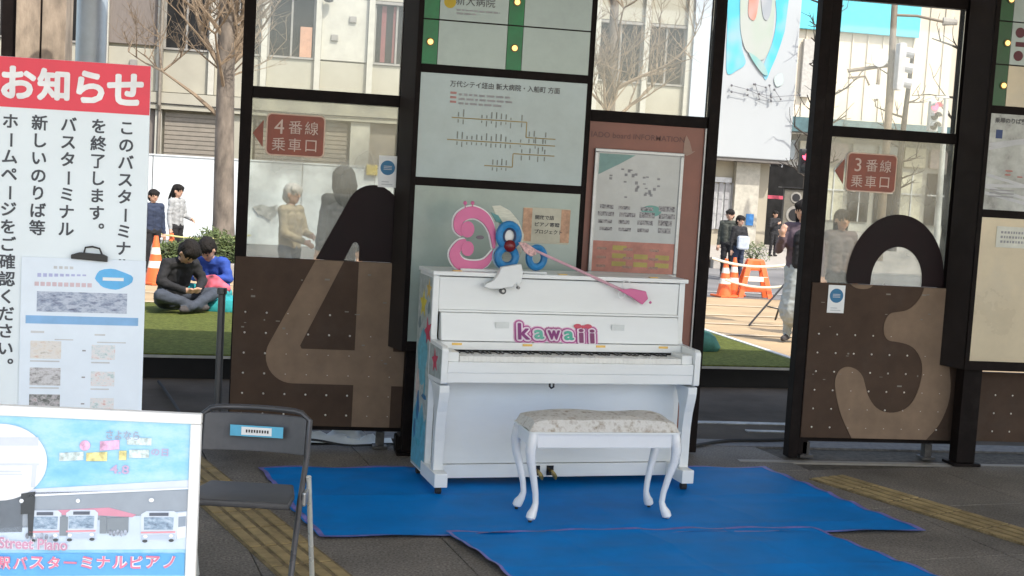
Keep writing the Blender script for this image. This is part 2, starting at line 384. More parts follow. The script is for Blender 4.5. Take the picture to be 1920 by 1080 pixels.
# ------------------------------------------------------------------ wall of bus gates
W = 7.9; BP = 3.63; PT, PB = 1.145, .135; BZ0, BZ1 = 2.085, 2.152; TOPZ = 3.74
def chaikin(lp, n=2):
    for _ in range(n):
        o = []
        for i in range(len(lp)):
            a, b = lp[i], lp[(i+1) % len(lp)]
            if a[1] < .14: o.append(a)
            else: o.append((a[0]*.75+b[0]*.25, a[1]*.75+b[1]*.25))
            if b[1] >= .14: o.append((a[0]*.25+b[0]*.75, a[1]*.25+b[1]*.75))
        lp = o
    return lp
def gate(x, num, loops, label, upper_label):
    g = empty('gate_screen', (x, W, 0), 0, label, 'screen', 'numbered gate screens')
    MB().box(-.232, -.165, 0, .09, .02, TOPZ).build('post', m_frame, g, .004)
    MB().box(.70, .765, .03, .11, .5, TOPZ).build('post', m_frame, g, .004)
    MB().box(-.1645, .6995, .005, .075, BZ0, BZ1).build('crossbar', m_frame, g, .004)
    MB().box(-.1645, .6995, .005, .075, 2.95, 3.02).build('crossbar', m_frame, g, .004)
    MB().box(-.1645, .6995, .036, .042, PT+.001, BZ0-.001).build('glass_pane', m_glass, g)
    MB().box(-.1645, .6995, .036, .042, BZ1+.001, 2.949).build('glass_pane', m_glassup, g)
    MB().box(-.225, .86, -.012, .03, PB, PT).build('lower_panel', m_panel, g, .003)
    MB().box(-.225, .86, .031, .06, PB-.03, PB-.002).build('bottom_rail', m_frame, g)
    for xx in (-.2, .66):
        MB().box(xx, xx+.05, .0, .06, 0, PB-.03).build('foot', m_foot, g, .003)
        MB().box(xx-.02, xx+.07, -.02, .08, 0.001, .02).build('foot_plate', m_foot, g, .003)
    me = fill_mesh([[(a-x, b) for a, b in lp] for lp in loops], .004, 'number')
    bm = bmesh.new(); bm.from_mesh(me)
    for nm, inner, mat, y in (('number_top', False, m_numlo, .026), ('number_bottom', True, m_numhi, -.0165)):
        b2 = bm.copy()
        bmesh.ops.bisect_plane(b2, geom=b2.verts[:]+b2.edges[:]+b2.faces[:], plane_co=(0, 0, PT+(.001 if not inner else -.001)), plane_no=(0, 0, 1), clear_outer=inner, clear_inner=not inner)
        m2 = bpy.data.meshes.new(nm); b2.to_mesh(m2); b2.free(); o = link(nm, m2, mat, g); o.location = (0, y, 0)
    bm.free()
    # rivets on the lower panel
    rv = MB()
    for r_ in range(6):
        for c_ in range(8):
            if r_ == 5 and c_ > 4: continue
            X = -.155+c_*.125; Z = .205+r_*.122
            if X < .85: rv.ball((X, -.0128 if False else -.0135, Z), .0065, .004, .0065, 6, 4)
    tag(rv.build('rivet', m_rivet, g), kind='stuff')
    sc_ = MB()
    for q in range(16):
        X = random.uniform(-.18, .7); Z = random.uniform(.45, 1.1); a = random.uniform(.008, .035)
        sc_.box(X, X+a, -.0175, -.0171, Z, Z+random.uniform(.003, .012))
    tag(sc_.build('tape_residue', M('tape_residue', (.2, .18, .15), .7), g), kind='stuff')
    return g
four = [(.735, .138), (.735, .394), (.81, .394)]+ell(.81, .50, .08, .106, 8, -90, 90)+[(.735, .606), (.735, 1.45)]+ell(.575, 1.45, .16, .16, 14, 0, 153)+ell(.14, .56, .165, .166, 12, 153, 270)+[(.505, .394), (.505, .138)]
hole4 = [(.503, .606), (.503, 1.20)]+ell(.478, 1.215, .026, .045, 8, 0, 155)+[(.175, .625), (.185, .606)]
three = [(3.652, 1.16)]+ell(3.99, 1.19, .34, .42, 24, 180, 0)+[(4.35, 1.1), (4.36, .9), (4.40, .65), (4.437, .442), (4.38, .25), (4.283, .138), (3.757, .138), (3.66, .3), (3.606, .489), (3.618, .56), (3.65, .598), (3.70, .61), (3.76, .59), (3.80, .55), (3.818, .50), (3.85, .41), (3.92, .33), (4.025, .306), (4.13, .34), (4.19, .43), (4.219, .578), (4.20, .68), (4.13, .76), (4.02, .783), (3.96, .785), (3.925, .82), (3.915, .878), (3.93, .94), (3.96, .97), (4.0, .976), (4.08, .99), (4.15, 1.06), (4.18, 1.15)]+ell(4.0, 1.18, .18, .22, 16, 0, 180)+[(3.82, 1.14), (3.79, 1.12), (3.73, 1.115), (3.68, 1.13)]
three = chaikin(three)
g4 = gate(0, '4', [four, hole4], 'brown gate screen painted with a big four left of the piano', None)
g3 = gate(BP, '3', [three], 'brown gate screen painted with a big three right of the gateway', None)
MB().box(BP-.30, BP-.234, -.01, .08, .0, TOPZ).build('door_post', m_frame, g3, .004).location = (-BP, 0, 0)

def arrow_sign(x, z0, s1, label):
    a = empty('direction_sign', (x, W+.02, z0), 0, label, 'sign', 'gate direction signs on the glass')
    MB().prism(rrect(0, .345, 0, .250, .03), -.002, .006).build('border', m_cream, a)
    MB().prism(rrect(.008, .337, .008, .242, .025), -.005, -.0021).build('plate', m_rust, a)
    MB().prism([(-.078, .125), (-.017, .205), (-.017, .045)], -.003, .004).build('arrow', m_rust, a)
    t = MB(); 
    for i, ch in enumerate(s1): put_text(t, ch, .075+i*.095, .172, .078 if i else .085, -.0062, .0)
    for i, ch in enumerate('乗車口'): put_text(t, ch, .075+i*.095, .068, .078 if i < 2 else .068, -.0062, .0)
    t.build('lettering', M('sign_letter', (.55, .42, .36), .5), a)
arrow_sign(-.078, 1.752, '4番線', 'rust red arrow sign on glass above the big four')
arrow_sign(3.588, 1.742, '3番線', 'rust red arrow sign on glass above the big three')
# small round notices
def notice(x, y, z, wd, ht, label):
    a = empty('notice_sticker', (x, y, z), 0, label, 'sticker')
    MB().box(0, wd, -.002, 0, 0, ht).build('paper', m_white, a)
    MB().prism(ell(wd/2, ht*.62, wd*.40, wd*.40, 24), -.0032, -.0021).build('disc', M('sticker_blue', (.02, .16, .32), .5), a)
    t = MB()
    for q in range(3): t.box(wd*.28, wd*.72, -.0040, -.0033, ht*(.56+q*.05), ht*(.58+q*.05))
    for q in range(2): t.box(wd*.2, wd*(.8-.2*q), -.0029, -.0021, ht*(.08+q*.08), ht*(.11+q*.08))
    t.build('print', m_lgrey, a)
notice(.595, W+.022, 1.60, .11, .19, 'white notice with blue disc stuck on glass beside number 4')
notice(3.515, W-.016, .955, .115, .18, 'white notice with blue disc on brown panel of gate 3')

# ------------------------------------------------------------------ illuminated sign boxes
def sign_box(x, label):
    b = empty('sign_box', (x, W-.22, 0), 0, label, 'sign box', 'lit sign boxes between the gates')
    h = MB(); B, T = .64, TOPZ
    pts = [(.70, .21), (.765, .018), (1.812, .018), (1.845, .21)]
    h.prismz(pts, B, T); h.build('housing', m_housing, b, .003)
    fr = []
    MB().box(.766, .796, 0, .017, B, T).build('frame_bar', m_frame, b, .002)
    MB().box(1.796, 1.812, 0, .017, B, T).build('frame_bar', m_frame, b, .002)
    for z0, z1 in ((B, .70), (1.628, 1.676), (2.287, 2.335)): MB().box(.7965, 1.7955, 0, .017, z0, z1).build('frame_bar', m_frame, b, .002)
    for xx in (.80, 1.66):
        MB().box(xx, xx+.13, .06, .16, .02, B-.001).build('leg', m_frame, b, .004)
        MB().box(xx-.03, xx+.16, .03, .19, .001, .019).build('foot_plate', m_frame, b, .003)
    return b
def bulb(b, x, z):
    r = MB(); r.lathe([(.0235, 0), (.0235, .012), (.017, .013)], n=18); r.v = [(a+x, -c+.008, d+z) for a, d, c in r.v]
    o = r.build('bulb_ring', m_bulbring, b)
    MB().ball((x, -.006, z), .0165, .011, .0165, 14, 8).build('bulb', m_bulb, b, smooth=True)
sb = sign_box(0, 'lit sign box with green strips and route map behind the piano')
MB().box(.797, 1.795, .004, .017, .701, 1.627).build('display_panel', m_acryl, sb)
MB().box(.797, 1.795, .004, .017, 1.677, 2.286).build('map_panel', m_acryl2, sb)
for x0, x1 in ((.888, 1.293), (1.389, 1.795)):
    for z0, z1 in ((2.336, 2.590), (2.598, 2.86), (2.868, 3.13), (3.138, 3.40)):
        MB().box(x0, x1, .004, .017, z0, z1).build('display_panel', m_acryl, sb, .001)
for x0, x1 in ((.797, .885), (1.296, 1.386)):
    for z0, z1 in ((2.336, 2.590), (2.598, 2.86), (2.868, 3.13), (3.138, 3.40)): MB().box(x0, x1, .003, .017, z0, z1).build('green_strip', m_green, sb)
    for z in (2.463, 2.73, 3.0, 3.27): bulb(sb, (x0+x1)/2, z)
# text of the upper panel
t = MB(); put_text(t, '新大病院', 1.095, 2.715, .055, .002, 0); 
t.build('lettering', m_dgrey, sb)
t = MB()
for q, (a, b_) in enumerate(((.985, 1.24), (.985, 1.10))):
    x = a
    while x < b_: wd = random.uniform(.015, .04); t.box(x, min(x+wd, b_), .002, .0035, 2.655-q*.02, 2.664-q*.02); x += wd+.007
t.build('small_print', m_mgrey, sb)
MB().prism(ell(.945, 2.70, .035, .035), .0015, .0035).build('yellow_disc', M('route_yellow', (.5, .36, .02), .5), sb)
# route map print
t = MB(); put_text(t, '万代シテイ経由 新大病院・入船町 方面', 1.30, 2.232, .038, .002, .012, w=.66)
t.build('lettering', m_dgrey, sb)
t = MB(); t2 = MB()
for q in range(3):
    t2.box(.975, 1.012, .0022, .0035, 2.172-q*.026, 2.185-q*.026)
    x = 1.025
    while x < 1.33-.02*q: wd = random.uniform(.012, .05); t.box(x, x+wd, .0022, .0035, 2.166-q*.026, 2.178-q*.026); x += wd+.01
t.build('small_print', m_mgrey, sb); t2.build('line_marks', M('map_red', (.42, .2, .18), .5), sb)
t = MB(); ln = MB()
def route(x0, x1, z, ticks):
    ln.box(x0, x1, .0018, .0028, z-.003, z+.003)
    for xx in ticks:
        up_ = random.uniform(.012, .045); dn = random.uniform(.01, .035)
        t.box(xx-.0035, xx+.0035, .0022, .0034, z+.008, z+.008+up_); t.box(xx-.003, xx+.003, .0022, .0034, z-.008-dn, z-.008)
route(.99, 1.44, 2.035, [1.03, 1.06]+[1.17+.029*i for i in range(7)]+[1.41])
route(.97, 1.62, 1.905, [1.03+.029*i for i in range(12)]+[1.41, 1.5, 1.545])
route(1.20, 1.37, 1.765, [1.25+.027*i for i in range(4)])
route(1.37, 1.62, 1.845, [1.42, 1.47, 1.52, 1.56]); route(1.44, 1.62, 1.945, [1.46, 1.49, 1.56])
ln.box(1.438, 1.444, .0026, .0036, 1.945, 2.035); ln.box(1.366, 1.372, .0026, .0036, 1.765, 1.845)
tag(t.build('stop_names', M('map_ink', (.20, .22, .20), .6), sb), kind='stuff'); ln.build('route_lines', M('map_line', (.30, .23, .09), .6), sb)
tint = MB(); 
# second sign box
sb2 = sign_box(BP, 'lit sign box with beige panel and street map right of gate 3'); x_ = 0
MB().box(x_+.797, x_+1.795, .004, .017, .701, 1.627).build('display_panel', m_beige, sb2)
MB().box(x_+.797, x_+1.795, .004, .017, 1.677, 2.286).build('map_panel', M('street_map', (.4, .42, .40), .3, var=.35, scale=5, coat=.2), sb2)
for i_, (z0, z1) in enumerate(((2.336, 2.590), (2.598, 2.86), (2.868, 3.13), (3.138, 3.40))):
    MB().box(x_+.797, x_+.885, .003, .017, z0, z1).build('green_strip', m_greend, sb2); bulb(sb2, x_+.86, (z0+z1)/2)
    MB().box(x_+.888, x_+1.795, .004, .017, z0, z1).build('display_panel', m_beige if i_ == 0 else m_acryl, sb2, .001)
for z in (2.655, 2.80): MB().prism(ell(x_+.945, z, .032, .032), .0015, .0035).build('red_disc', M('disc_maroon', (.10, .015, .025), .5), sb2)
MB().box(x_+.92, x_+.98, .0015, .0035, 2.712, 2.742).build('red_tab', M('disc_maroon', (.10, .015, .025), .5), sb2)
t = MB(); put_text(t, '乗場のりば案内', x_+.95, 2.245, .035, .002, .015, w=.25); t.build('lettering', m_dgrey, sb2)
MB().box(x_+.84, x_+.885, .002, .0037, 2.13, 2.185).build('blue_mark', M('mark_blue', (.02, .05, .16), .5), sb2)
t = MB(); t2 = MB(); t3 = MB()
for q in range(7):
    z = random.uniform(1.72, 2.1); a = random.uniform(-.25, .25)
    t.add([(x_+.80, .0035-.0002*q, z), (x_+1.79, .0035-.0002*q, z+a), (x_+1.79, .0035-.0002*q, z+a+.02), (x_+.80, .0035-.0002*q, z+.02)], [(0, 1, 2, 3)])
for q in range(10): z = 1.9+random.uniform(-.04, .05); x = x_+random.uniform(.92, 1.4); t2.box(x, x+random.uniform(.02, .07), .0015, .0025, z, z+.008)
for q in range(3): t3.box(x_+.83, x_+1.0, .0015, .0025, 1.80-.02*q, 1.808-.02*q); 
t.build('map_roads', m_lgrey, sb2); t2.build('map_labels', M('map_red2', (.4, .12, .1), .5), sb2); t3.build('small_print', m_mgrey, sb2)
x_ = BP
pp = empty('taped_paper', (x_+.905, W-.22, 1.44), 0, 'white paper sheet taped on the beige sign panel', 'paper')
MB().box(0, .25, .0005, .002, 0, .135).build('paper_sheet', M('paper_white', (.66, .66, .58), .7), pp)
t = MB()
for q in range(3):
    x = .03
    while x < .23: wd = random.uniform(.008, .016); t.box(x, x+wd, -.0006, .0004, .09-q*.03, .105-q*.03); x += wd+.008
t.build('print', m_mgrey, pp)
# brown riveted panel under the second box
up = empty('riveted_panel', (x_, W, 0), 0, 'brown riveted panel under the right sign box', 'panel')
MB().box(.97, 1.70, -.01, .03, .135, .60).build('panel_sheet', m_panel, up, .003)
rv = MB()
for r_ in range(3):
    for c_ in range(6): rv.ball((1.0+c_*.125, -.0115, .205+r_*.122), .0065, .004, .0065, 6, 4)
tag(rv.build('rivet', m_rivet, up), kind='stuff')

# ------------------------------------------------------------------ pink information board in its door frame
ib = empty('information_board', (1.86, W, 0), 0, 'pink information board with framed poster behind piano right end', 'board')
MB().box(-.005, .02, 0, .08, .02, TOPZ).build('post', m_frame, ib, .003)
MB().box(.775, .845, -.012, .085, .02, TOPZ).build('post', m_frame, ib, .004)
MB().box(.0205, .7745, .005, .075, BZ0-.005, BZ1-.003).build('crossbar', m_frame, ib, .004)
MB().box(.0205, .7745, .036, .042, BZ1, TOPZ-.02).build('glass_pane', m_glassup, ib)
MB().box(.0205, .762, .02, .06, .10, BZ0-.006).build('backing', m_pink, ib)
MB().box(.763, .7745, .004, .05, .10, BZ0-.006).build('edge_strip', m_steel, ib, .002)
t = MB(); put_text(t, 'IADO board INFORMATION', .335, 2.0, .034, .0185, .006, w=.60)
t.build('lettering', M('ghost_letter', (.13, .055, .045), .5), ib)
MB().prism([(.645, 2.03), (.67, 1.99), (.685, 1.945), (.69, 1.93), (.71, 1.935), (.685, 1.915), (.655, 1.90), (.632, 1.92), (.635, 1.99)], .017, .0195).build('bird_mark', M('bird_mark', (.36, .24, .19), .6), ib)
pf = empty('framed_poster', (1.86, W, 0), 0, 'silver framed poster on the pink information board', 'poster')
x0, x1, z0, z1 = .062, .635, 1.13, 1.915
for a in ((x0, x1, z1-.022, z1), (x0, x1, z0, z0+.022)): MB().box(a[0], a[1], -.006, .018, a[2], a[3]).build('frame_bar', m_steel, pf, .004)
for a in ((x0, x0+.022), (x1-.022, x1)): MB().box(a[0], a[1], -.0055, .0175, z0+.0225, z1-.0225).build('frame_bar', m_steel, pf, .004)
MB().box(x0+.02, x1-.02, .004, .016, z0+.02, z1-.02).build('poster_sheet', M('poster_grey', (.50, .52, .51), .35, var=.06, coat=.3), pf)
def flat1(nm, mat, x0, x1, z0, z1, y): MB().box(x0, x1, y, y+.0012, z0, z1).build(nm, mat, pf)
def flat(mb, x0, x1, z0, z1, y=.0025): mb.box(x0, x1, y, y+.0012, z0, z1)
a = MB(); flat(a, x0+.023, x1-.023, z0+.023, z0+.215); a.build('pink_area', M('poster_pink', (.50, .21, .16), .5, var=.15, scale=12), pf)
a = MB(); a.prism([(x0+.03, z1-.03), (x0+.26, z1-.03), (x0+.16, z1-.09), (x0+.03, z1-.16)], .0025, .0036); a.build('teal_sky', M('poster_teal', (.2, .34, .32), .5), pf)
a = MB(); a.prism(ell(x0+.385, z1-.37, .065, .035), .0022, .0036); a.build('teal_cloud', M('poster_teal2', (.16, .36, .32), .5), pf)
a = MB(); b_ = MB()
for q in range(16):
    x = x0+.04+(q % 4)*.13+random.uniform(0, .02); z = z0+.28+(q//4)*.045
    flat1('poster_photo', PM('poster_photo', [(.05, .05, .06), (.2, .19, .2), (.42, .42, .42), (.16, .12, .11)], 45), x, x+random.uniform(.07, .11), z, z+random.uniform(.02, .036), .0016)
for q in range(26): x = x0+random.uniform(.1, .42); z = z1-random.uniform(.12, .3); flat(b_, x, x+.018, z, z+random.uniform(.008, .022), .0016)
tag(b_.build('poster_lettering', m_mgrey, pf), kind='stuff')
a = MB(); b_ = MB()
for q in range(7): x = x0+.15+(q % 3)*.14; z = z0+.06+(q//3)*.05; flat1('yellow_box', M('poster_yellow', (.45, .36, .1), .5), x, x+.09, z, z+.03, .0006)
for q in range(9): x = x0+.05+(q % 3)*.17; z = z0+.05+(q//3)*.055; flat1('poster_caption', PM('poster_cap', [(.2, .1, .1), (.45, .28, .22), (.15, .12, .1)], 60), x, x+.06, z, z+.016, -.0006)

# ------------------------------------------------------------------ blue floor sheets
m_blue = M('blue_vinyl', (.0, .19, .56), .6, spec=.12, var=.10, scale=3, bump=.10, bscale=7, rvar=.06, dirt=.15, dirtcol=(.0, .16, .47))
m_hem = M('sheet_hem', (.16, .15, .42), .5, var=.2, scale=14)
def sheet_obj(name, c, label, seed, z0, nx=150, ny=64):
    rnd = random.Random(seed)
    e = empty(name, (0, 0, 0), 0, label, 'floor sheet', 'blue sheets under the piano')
    folds = [(rnd.uniform(-.3, .3), rnd.uniform(0, 1), rnd.uniform(.02, .05), rnd.uniform(.001, .004)) for _ in range(5)]
    def pt(u, v, dz=0):
        x = (c[0][0]*(1-u)+c[1][0]*u)*(1-v)+(c[3][0]*(1-u)+c[2][0]*u)*v
        y = (c[0][1]*(1-u)+c[1][1]*u)*(1-v)+(c[3][1]*(1-u)+c[2][1]*u)*v
        z = z0+.0035*math.sin(9*u+seed)*math.sin(7*v)+.0015*math.sin(31*u+13*v)+.0015*math.sin(17*u-29*v+seed)
        for s_, o_, w_, h_ in folds: d = (v-o_-s_*u)/w_; z += h_*math.exp(-d*d)
        for c_ in (.26, .5, .74): z += .0045*math.exp(-abs(u-c_-.01*math.sin(9*v))/.006)
        z += .0045*math.exp(-abs(v-.52-.012*math.sin(8*u))/.012)
        e_ = min(u, 1-u, v, 1-v); z += .008*math.exp(-(e_/.018)**2)*(.5+.5*math.sin(40*(u+v)+seed))
        x += .012*math.sin(5*v+seed)*(1 if u in (0, 1) else .6); y += .010*math.sin(6*u+2*seed)+.004*math.sin(23*u)
        return (x, y, z+dz)
    vs = [pt(i/nx, j/ny) for j in range(ny+1) for i in range(nx+1)]
    fs = [(j*(nx+1)+i, (j+1)*(nx+1)+i, (j+1)*(nx+1)+i+1, j*(nx+1)+i+1) for j in range(ny) for i in range(nx)]
    fs = [f[::-1] for f in fs]
    MB().add(vs, fs).build('vinyl', m_blue, e, smooth=True)
    def hem(uv0, uv1, inw):
        mb = MB(); N = 60; vv = []
        for i in range(N+1):
            u = uv0[0]+(uv1[0]-uv0[0])*i/N; v = uv0[1]+(uv1[1]-uv0[1])*i/N
            vv += [pt(u, v, .0015), pt(u+inw[0], v+inw[1], .0015)]
        mb.add(vv, [(2*i, 2*i+1, 2*i+3, 2*i+2) for i in range(N)]); mb.build('hem', m_hem, e)
    hem((0, .001), (1, .001), (0, .013)); hem((0, .999), (1, .999), (0, -.013)); hem((.001, 0), (.001, 1), (.008, 0)); hem((.999, 0), (.999, 1), (-.008, 0))
    return e
sheet_obj('floor_sheet', [(.26, 5.93), (3.38, 6.15), (3.03, 7.56), (-.05, 7.31)], 'wide blue vinyl sheet on floor directly under the piano', 3, .010)
sheet_obj('floor_sheet', [(1.16, 4.85), (3.20, 4.90), (2.76, 6.16), (.86, 6.02)], 'smaller blue vinyl sheet in front overlapping the first', 5, .016)

# ------------------------------------------------------------------ piano
m_pw = M('piano_white', (.78, .80, .79), .34, var=.03, scale=5, bump=.06, bscale=26, coat=.1, dirt=.22, dirtcol=(.60, .61, .57), stretch=(.35, 1, 1))
m_brass = M('brass', (.55, .38, .12), .3, .9)
m_blk = M('black_gloss', (.012, .012, .013), .3)
m_rub = M('rubber', (.02, .02, .02), .8)
TH = R(7.2); PO = Vector((.883, 6.712, 0)); ex = Vector((math.cos(TH), math.sin(TH), 0)); ey = Vector((-math.sin(TH), math.cos(TH), 0))
pn = empty('upright_piano', PO+Vector((0, 0, .012)), TH, 'white painted upright piano with colourful side on blue sheets', 'piano')
def PL(px, py, y):      # pixel -> (x, z) on the piano-local plane y
    p = atP(px, py, PO+ey*y, ey)-PO; return (p.dot(ex), p.z-.012)
Wd = 1.485
side = [(.58, .05), (.58, 1.145), (.27, 1.145), (.262, .82), (.25, .80), (.02, .795), (.004, .785), (0, .77), (0, .605), (.006, .597), (.10, .59), (.25, .585), (.25, .05)]
for x0 in (0, Wd-.034): MB().prismx(side, x0, x0+.034).build('case_side', m_pw, pn, .003)
for x0 in (0, Wd-.034):
    fr = [(.018, .586), (.018, .55), (.03, .50), (.05, .44), (.062, .36), (.066, .28), (.066, .2), (.066, .121)]
    bk = [(.120, .121), (.120, .28), (.118, .38), (.125, .46), (.16, .53), (.22, .586)]
    MB().prismx(fr+bk, x0+.001, x0+.055 if x0 == 0 else x0+.033).build('front_leg', m_pw, pn, .004) if x0 == 0 else MB().prismx(fr+bk, x0-.021, x0+.033).build('front_leg', m_pw, pn, .004)
    a = x0-.006 if x0 == 0 else x0-.032
    MB().box(a, a+.072, -.004, .32, .045, .12).build('toe_block', m_pw, pn, .005)
    for yy in (.05, .5):
        cs = MB(); cs.tube([(a+.022, yy, .021), (a+.05, yy, .021)], .021, 14); cs.box(a+.024, a+.048, yy-.014, yy+.014, .022, .05); cs.build('caster', m_rub, pn)
MB().box(.036, Wd-.036, .55, .575, .06, 1.14).build('back', M('piano_back', (.12, .08, .05), .7), pn)
MB().box(-.008, Wd+.008, .30, .59, 1.147, 1.170).build('lid', m_pw, pn, .004)
MB().box(-.008, Wd+.008, .245, .297, 1.147, 1.170).build('lid_flap', m_pw, pn, .004)
for xx in (.11, .72, 1.27): MB().box(xx, xx+.05, .285, .312, 1.1705, 1.174).build('hinge', m_brass, pn)
MB().box(.036, Wd-.036, .275, .30, .962, 1.140).build('upper_panel', m_pw, pn, .003)
MB().box(.036, Wd-.036, .262, .30, .950, .9615).build('music_ledge', m_pw, pn, .002)
MB().prismx([(.285, .80), (.205, .80), (.212, .825), (.245, .948), (.285, .948)], .045, Wd-.045).build('fallboard', m_pw, pn, .004)
MB().box(.036, Wd-.036, .19, .285, .754, .797).build('fallboard_rail', m_pw, pn, .003)
for xx in (.1, .5, .93, 1.31): MB().box(xx, xx+.055, .186, .1895, .779, .791).build('hinge', m_brass, pn)
MB().box(.036, Wd-.036, .012, .285, .603, .655).build('keybed', m_pw, pn, .003)
MB().box(.036, Wd-.036, .008, .030, .6555, .714).build('key_slip', m_pw, pn, .004)
for x0 in (.036, Wd-.036-.065): MB().box(x0, x0+.065, .032, .185, .656, .762).build('key_block', m_pw, pn, .005)
kx0, kx1 = .104, Wd-.104; kw = (kx1-kx0)/52
wk = MB(); bk_ = MB()
for i in range(52):
    wk.box(kx0+i*kw+.0005, kx0+(i+1)*kw-.0005, .034, .185, .70, .742)
    if (i % 7) in (0, 2, 3, 5, 6) and i < 51: bk_.box(kx0+(i+1)*kw-.0055, kx0+(i+1)*kw+.0055, .13, .185, .743, .750)
tag(wk.build('white_keys', M('ivory_key', (.75, .75, .72), .3, var=.02), pn), kind='stuff')
tag(bk_.build('black_keys', m_blk, pn), kind='stuff')
MB().box(.036, Wd-.036, .1852, .2, .743, .7535).build('key_shadow_felt', M('felt_black', (.01, .01, .01), .9), pn)
MB().box(.036, Wd-.036, .235, .25, .118, .60).build('lower_panel', m_pw, pn, .003)
MB().box(.036, Wd-.036, .225, .248, .04, .115).build('bottom_rail', m_pw, pn, .003)
hk = MB(); hk.tube([(.615, .03, .602), (.615, .03, .585), (.625, .03, .575), (.637, .03, .582), (.637, .03, .602)], .006, 8); hk.build('panel_catch', m_blk, pn)
for xx in (.635, .715):
    p = MB(); p.tube([(xx, .24, .075), (xx, .19, .078), (xx, .14, .066), (xx, .115, .062)], [.012, .013, .019, .015], 10, sx=.45); p.build('pedal', m_brass, pn, smooth=True)
    MB().box(xx-.02, xx+.02, .219, .2245, .05, .105).build('pedal_slot', m_blk, pn)
for xx in (.35, 1.03): 
    MB().box(xx, xx+.075, .2215-.003, .2225, .872, .905).build('painted_patch', M('patch_white', (.66, .69, .68), .5), pn)

# painting on the left side of the case
def sidedecal(name, pts, col, d=0):
    mb = MB(); mb.prismx([(y, z) for y, z in pts], -.0016-.0006*d, -.0006-.0006*d)
    mb.build(name, M('paint_%02d%02d%02d' % tuple(int(c*99) for c in col), col, .5, var=.2, scale=25), pn)
def blob(cy, cz, ry, rz, s, n=22): 
    r_ = random.Random(s); ph = [r_.uniform(0, 6.28) for _ in range(3)]
    return [(cy+ry*math.cos(2*math.pi*i/n)*(1+.14*math.sin(3*2*math.pi*i/n+ph[0])+.08*math.sin(5*2*math.pi*i/n+ph[1])), cz+rz*math.sin(2*math.pi*i/n)*(1+.14*math.sin(2*2*math.pi*i/n+ph[2]))) for i in range(n)]
sidedecal('painted_ground', [(.575, .06), (.575, 1.13), (.29, 1.13), (.28, .60), (.26, .57), (.26, .06)], (.38, .42, .40))
sidedecal('painted_ground', [(.26, .61), (.262, .78), (.01, .775), (.006, .62)], (.36, .40, .38))
sidedecal('painted_cloud', blob(.42, .68, .11, .14, 1), (.12, .38, .46), 1)
sidedecal('painted_wave', [(.57, .07), (.57, .34), (.5, .42), (.43, .36), (.37, .43), (.31, .33), (.27, .36), (.27, .07)], (.10, .36, .48), 1)
sidedecal('painted_star', [(y, z) for y, z in star(.46, .97, .085)], (.62, .50, .05), 1)
sidedecal('painted_star', [(y, z) for y, z in star(.35, 1.06, .06)], (.58, .40, .10), 1)
sidedecal('painted_star', [(y, z) for y, z in star(.33, .83, .085, rot=70)], (.55, .05, .10), 1)
sidedecal('painted_star', [(y, z) for y, z in star(.14, .70, .07, rot=80)], (.55, .05, .10), 1)
sidedecal('painted_curl', blob(.50, .52, .04, .09, 3), (.55, .45, .40), 1)
for s, cy, cz, ry, rz in ((5, .47, .40, .03, .075), (6, .36, .30, .028, .06), (7, .52, .26, .022, .05), (8, .43, .20, .05, .02), (9, .34, .47, .05, .015), (10, .34, .52, .012, .06)):
    sidedecal('painted_stroke', blob(cy, cz, ry, rz, s), (.02, .14, .30) if s % 2 else (.05, .32, .42), 2)
sidedecal('painted_dots', blob(.52, .86, .03, .03, 12), (.15, .2, .2), 1)
sidedecal('painted_dots', blob(.33, .96, .022, .03, 13), (.15, .2, .2), 1)

# kawaii lettering on the fallboard (its slope followed by a tilt)
SL = -math.atan2(.033, .123)
def onfall(mb, off):
    c, s_ = math.cos(SL), math.sin(SL)
    mb.v = [(x, .2160+(y*c-z*s_)-off, .845+(y*s_+z*c)*.92) for x, y, z in mb.v]
    return mb
cx_ = .72
lets = [('k', -.210, .012, .092, (.22, .02, .16), .062), ('a', -.122, -.004, .050, (.12, .42, .32), .052), ('w', -.036, -.006, .050, (.22, .02, .16), .066), ('a', .052, -.008, .050, (.06, .36, .26), .052), ('i', .125, -.008, .078, (.20, .03, .12), .022), ('i', .190, -.010, .078, (.20, .40, .36), .022)]
def kaw(nm, mat, st, y, thick=.001):
    t = MB()
    for q, (ch, dx, dz, h, col, wd) in enumerate(lets): heavy_text(t, ch, cx_+dx, dz, h, y-.00003*q, st, 16, w=wd, thick=thick)
    onfall(t, 0).build(nm, mat, pn)
kaw('lettering_border', M('kw_pink', (.72, .38, .56), .4), .027, -.0015)
kaw('lettering_outline', M('kw_maroon', (.34, .03, .20), .4), .0205, -.0042)
kaw('lettering_ground', M('kw_white', (.74, .60, .69), .4), .0135, -.0069)
for ch, dx, dz, h, col, wd in lets:
    t = MB(); heavy_text(t, ch, cx_+dx, dz, h, -.0098, .0035, 12, w=wd, thick=.001); onfall(t, 0).build('letter', M('kw_%d' % int(col[0]*1000), col, .4), pn)
rb = MB()
for dx in (.105, .165): rb.prism(ell(cx_+dx, .05, .024, .014, 14), -.0125, -.0105)
rb.prism(ell(cx_+.135, .046, .01, .011, 12), -.0135, -.0126)
onfall(rb, 0).build('red_bow', M('kw_red', (.55, .06, .10), .4), pn)

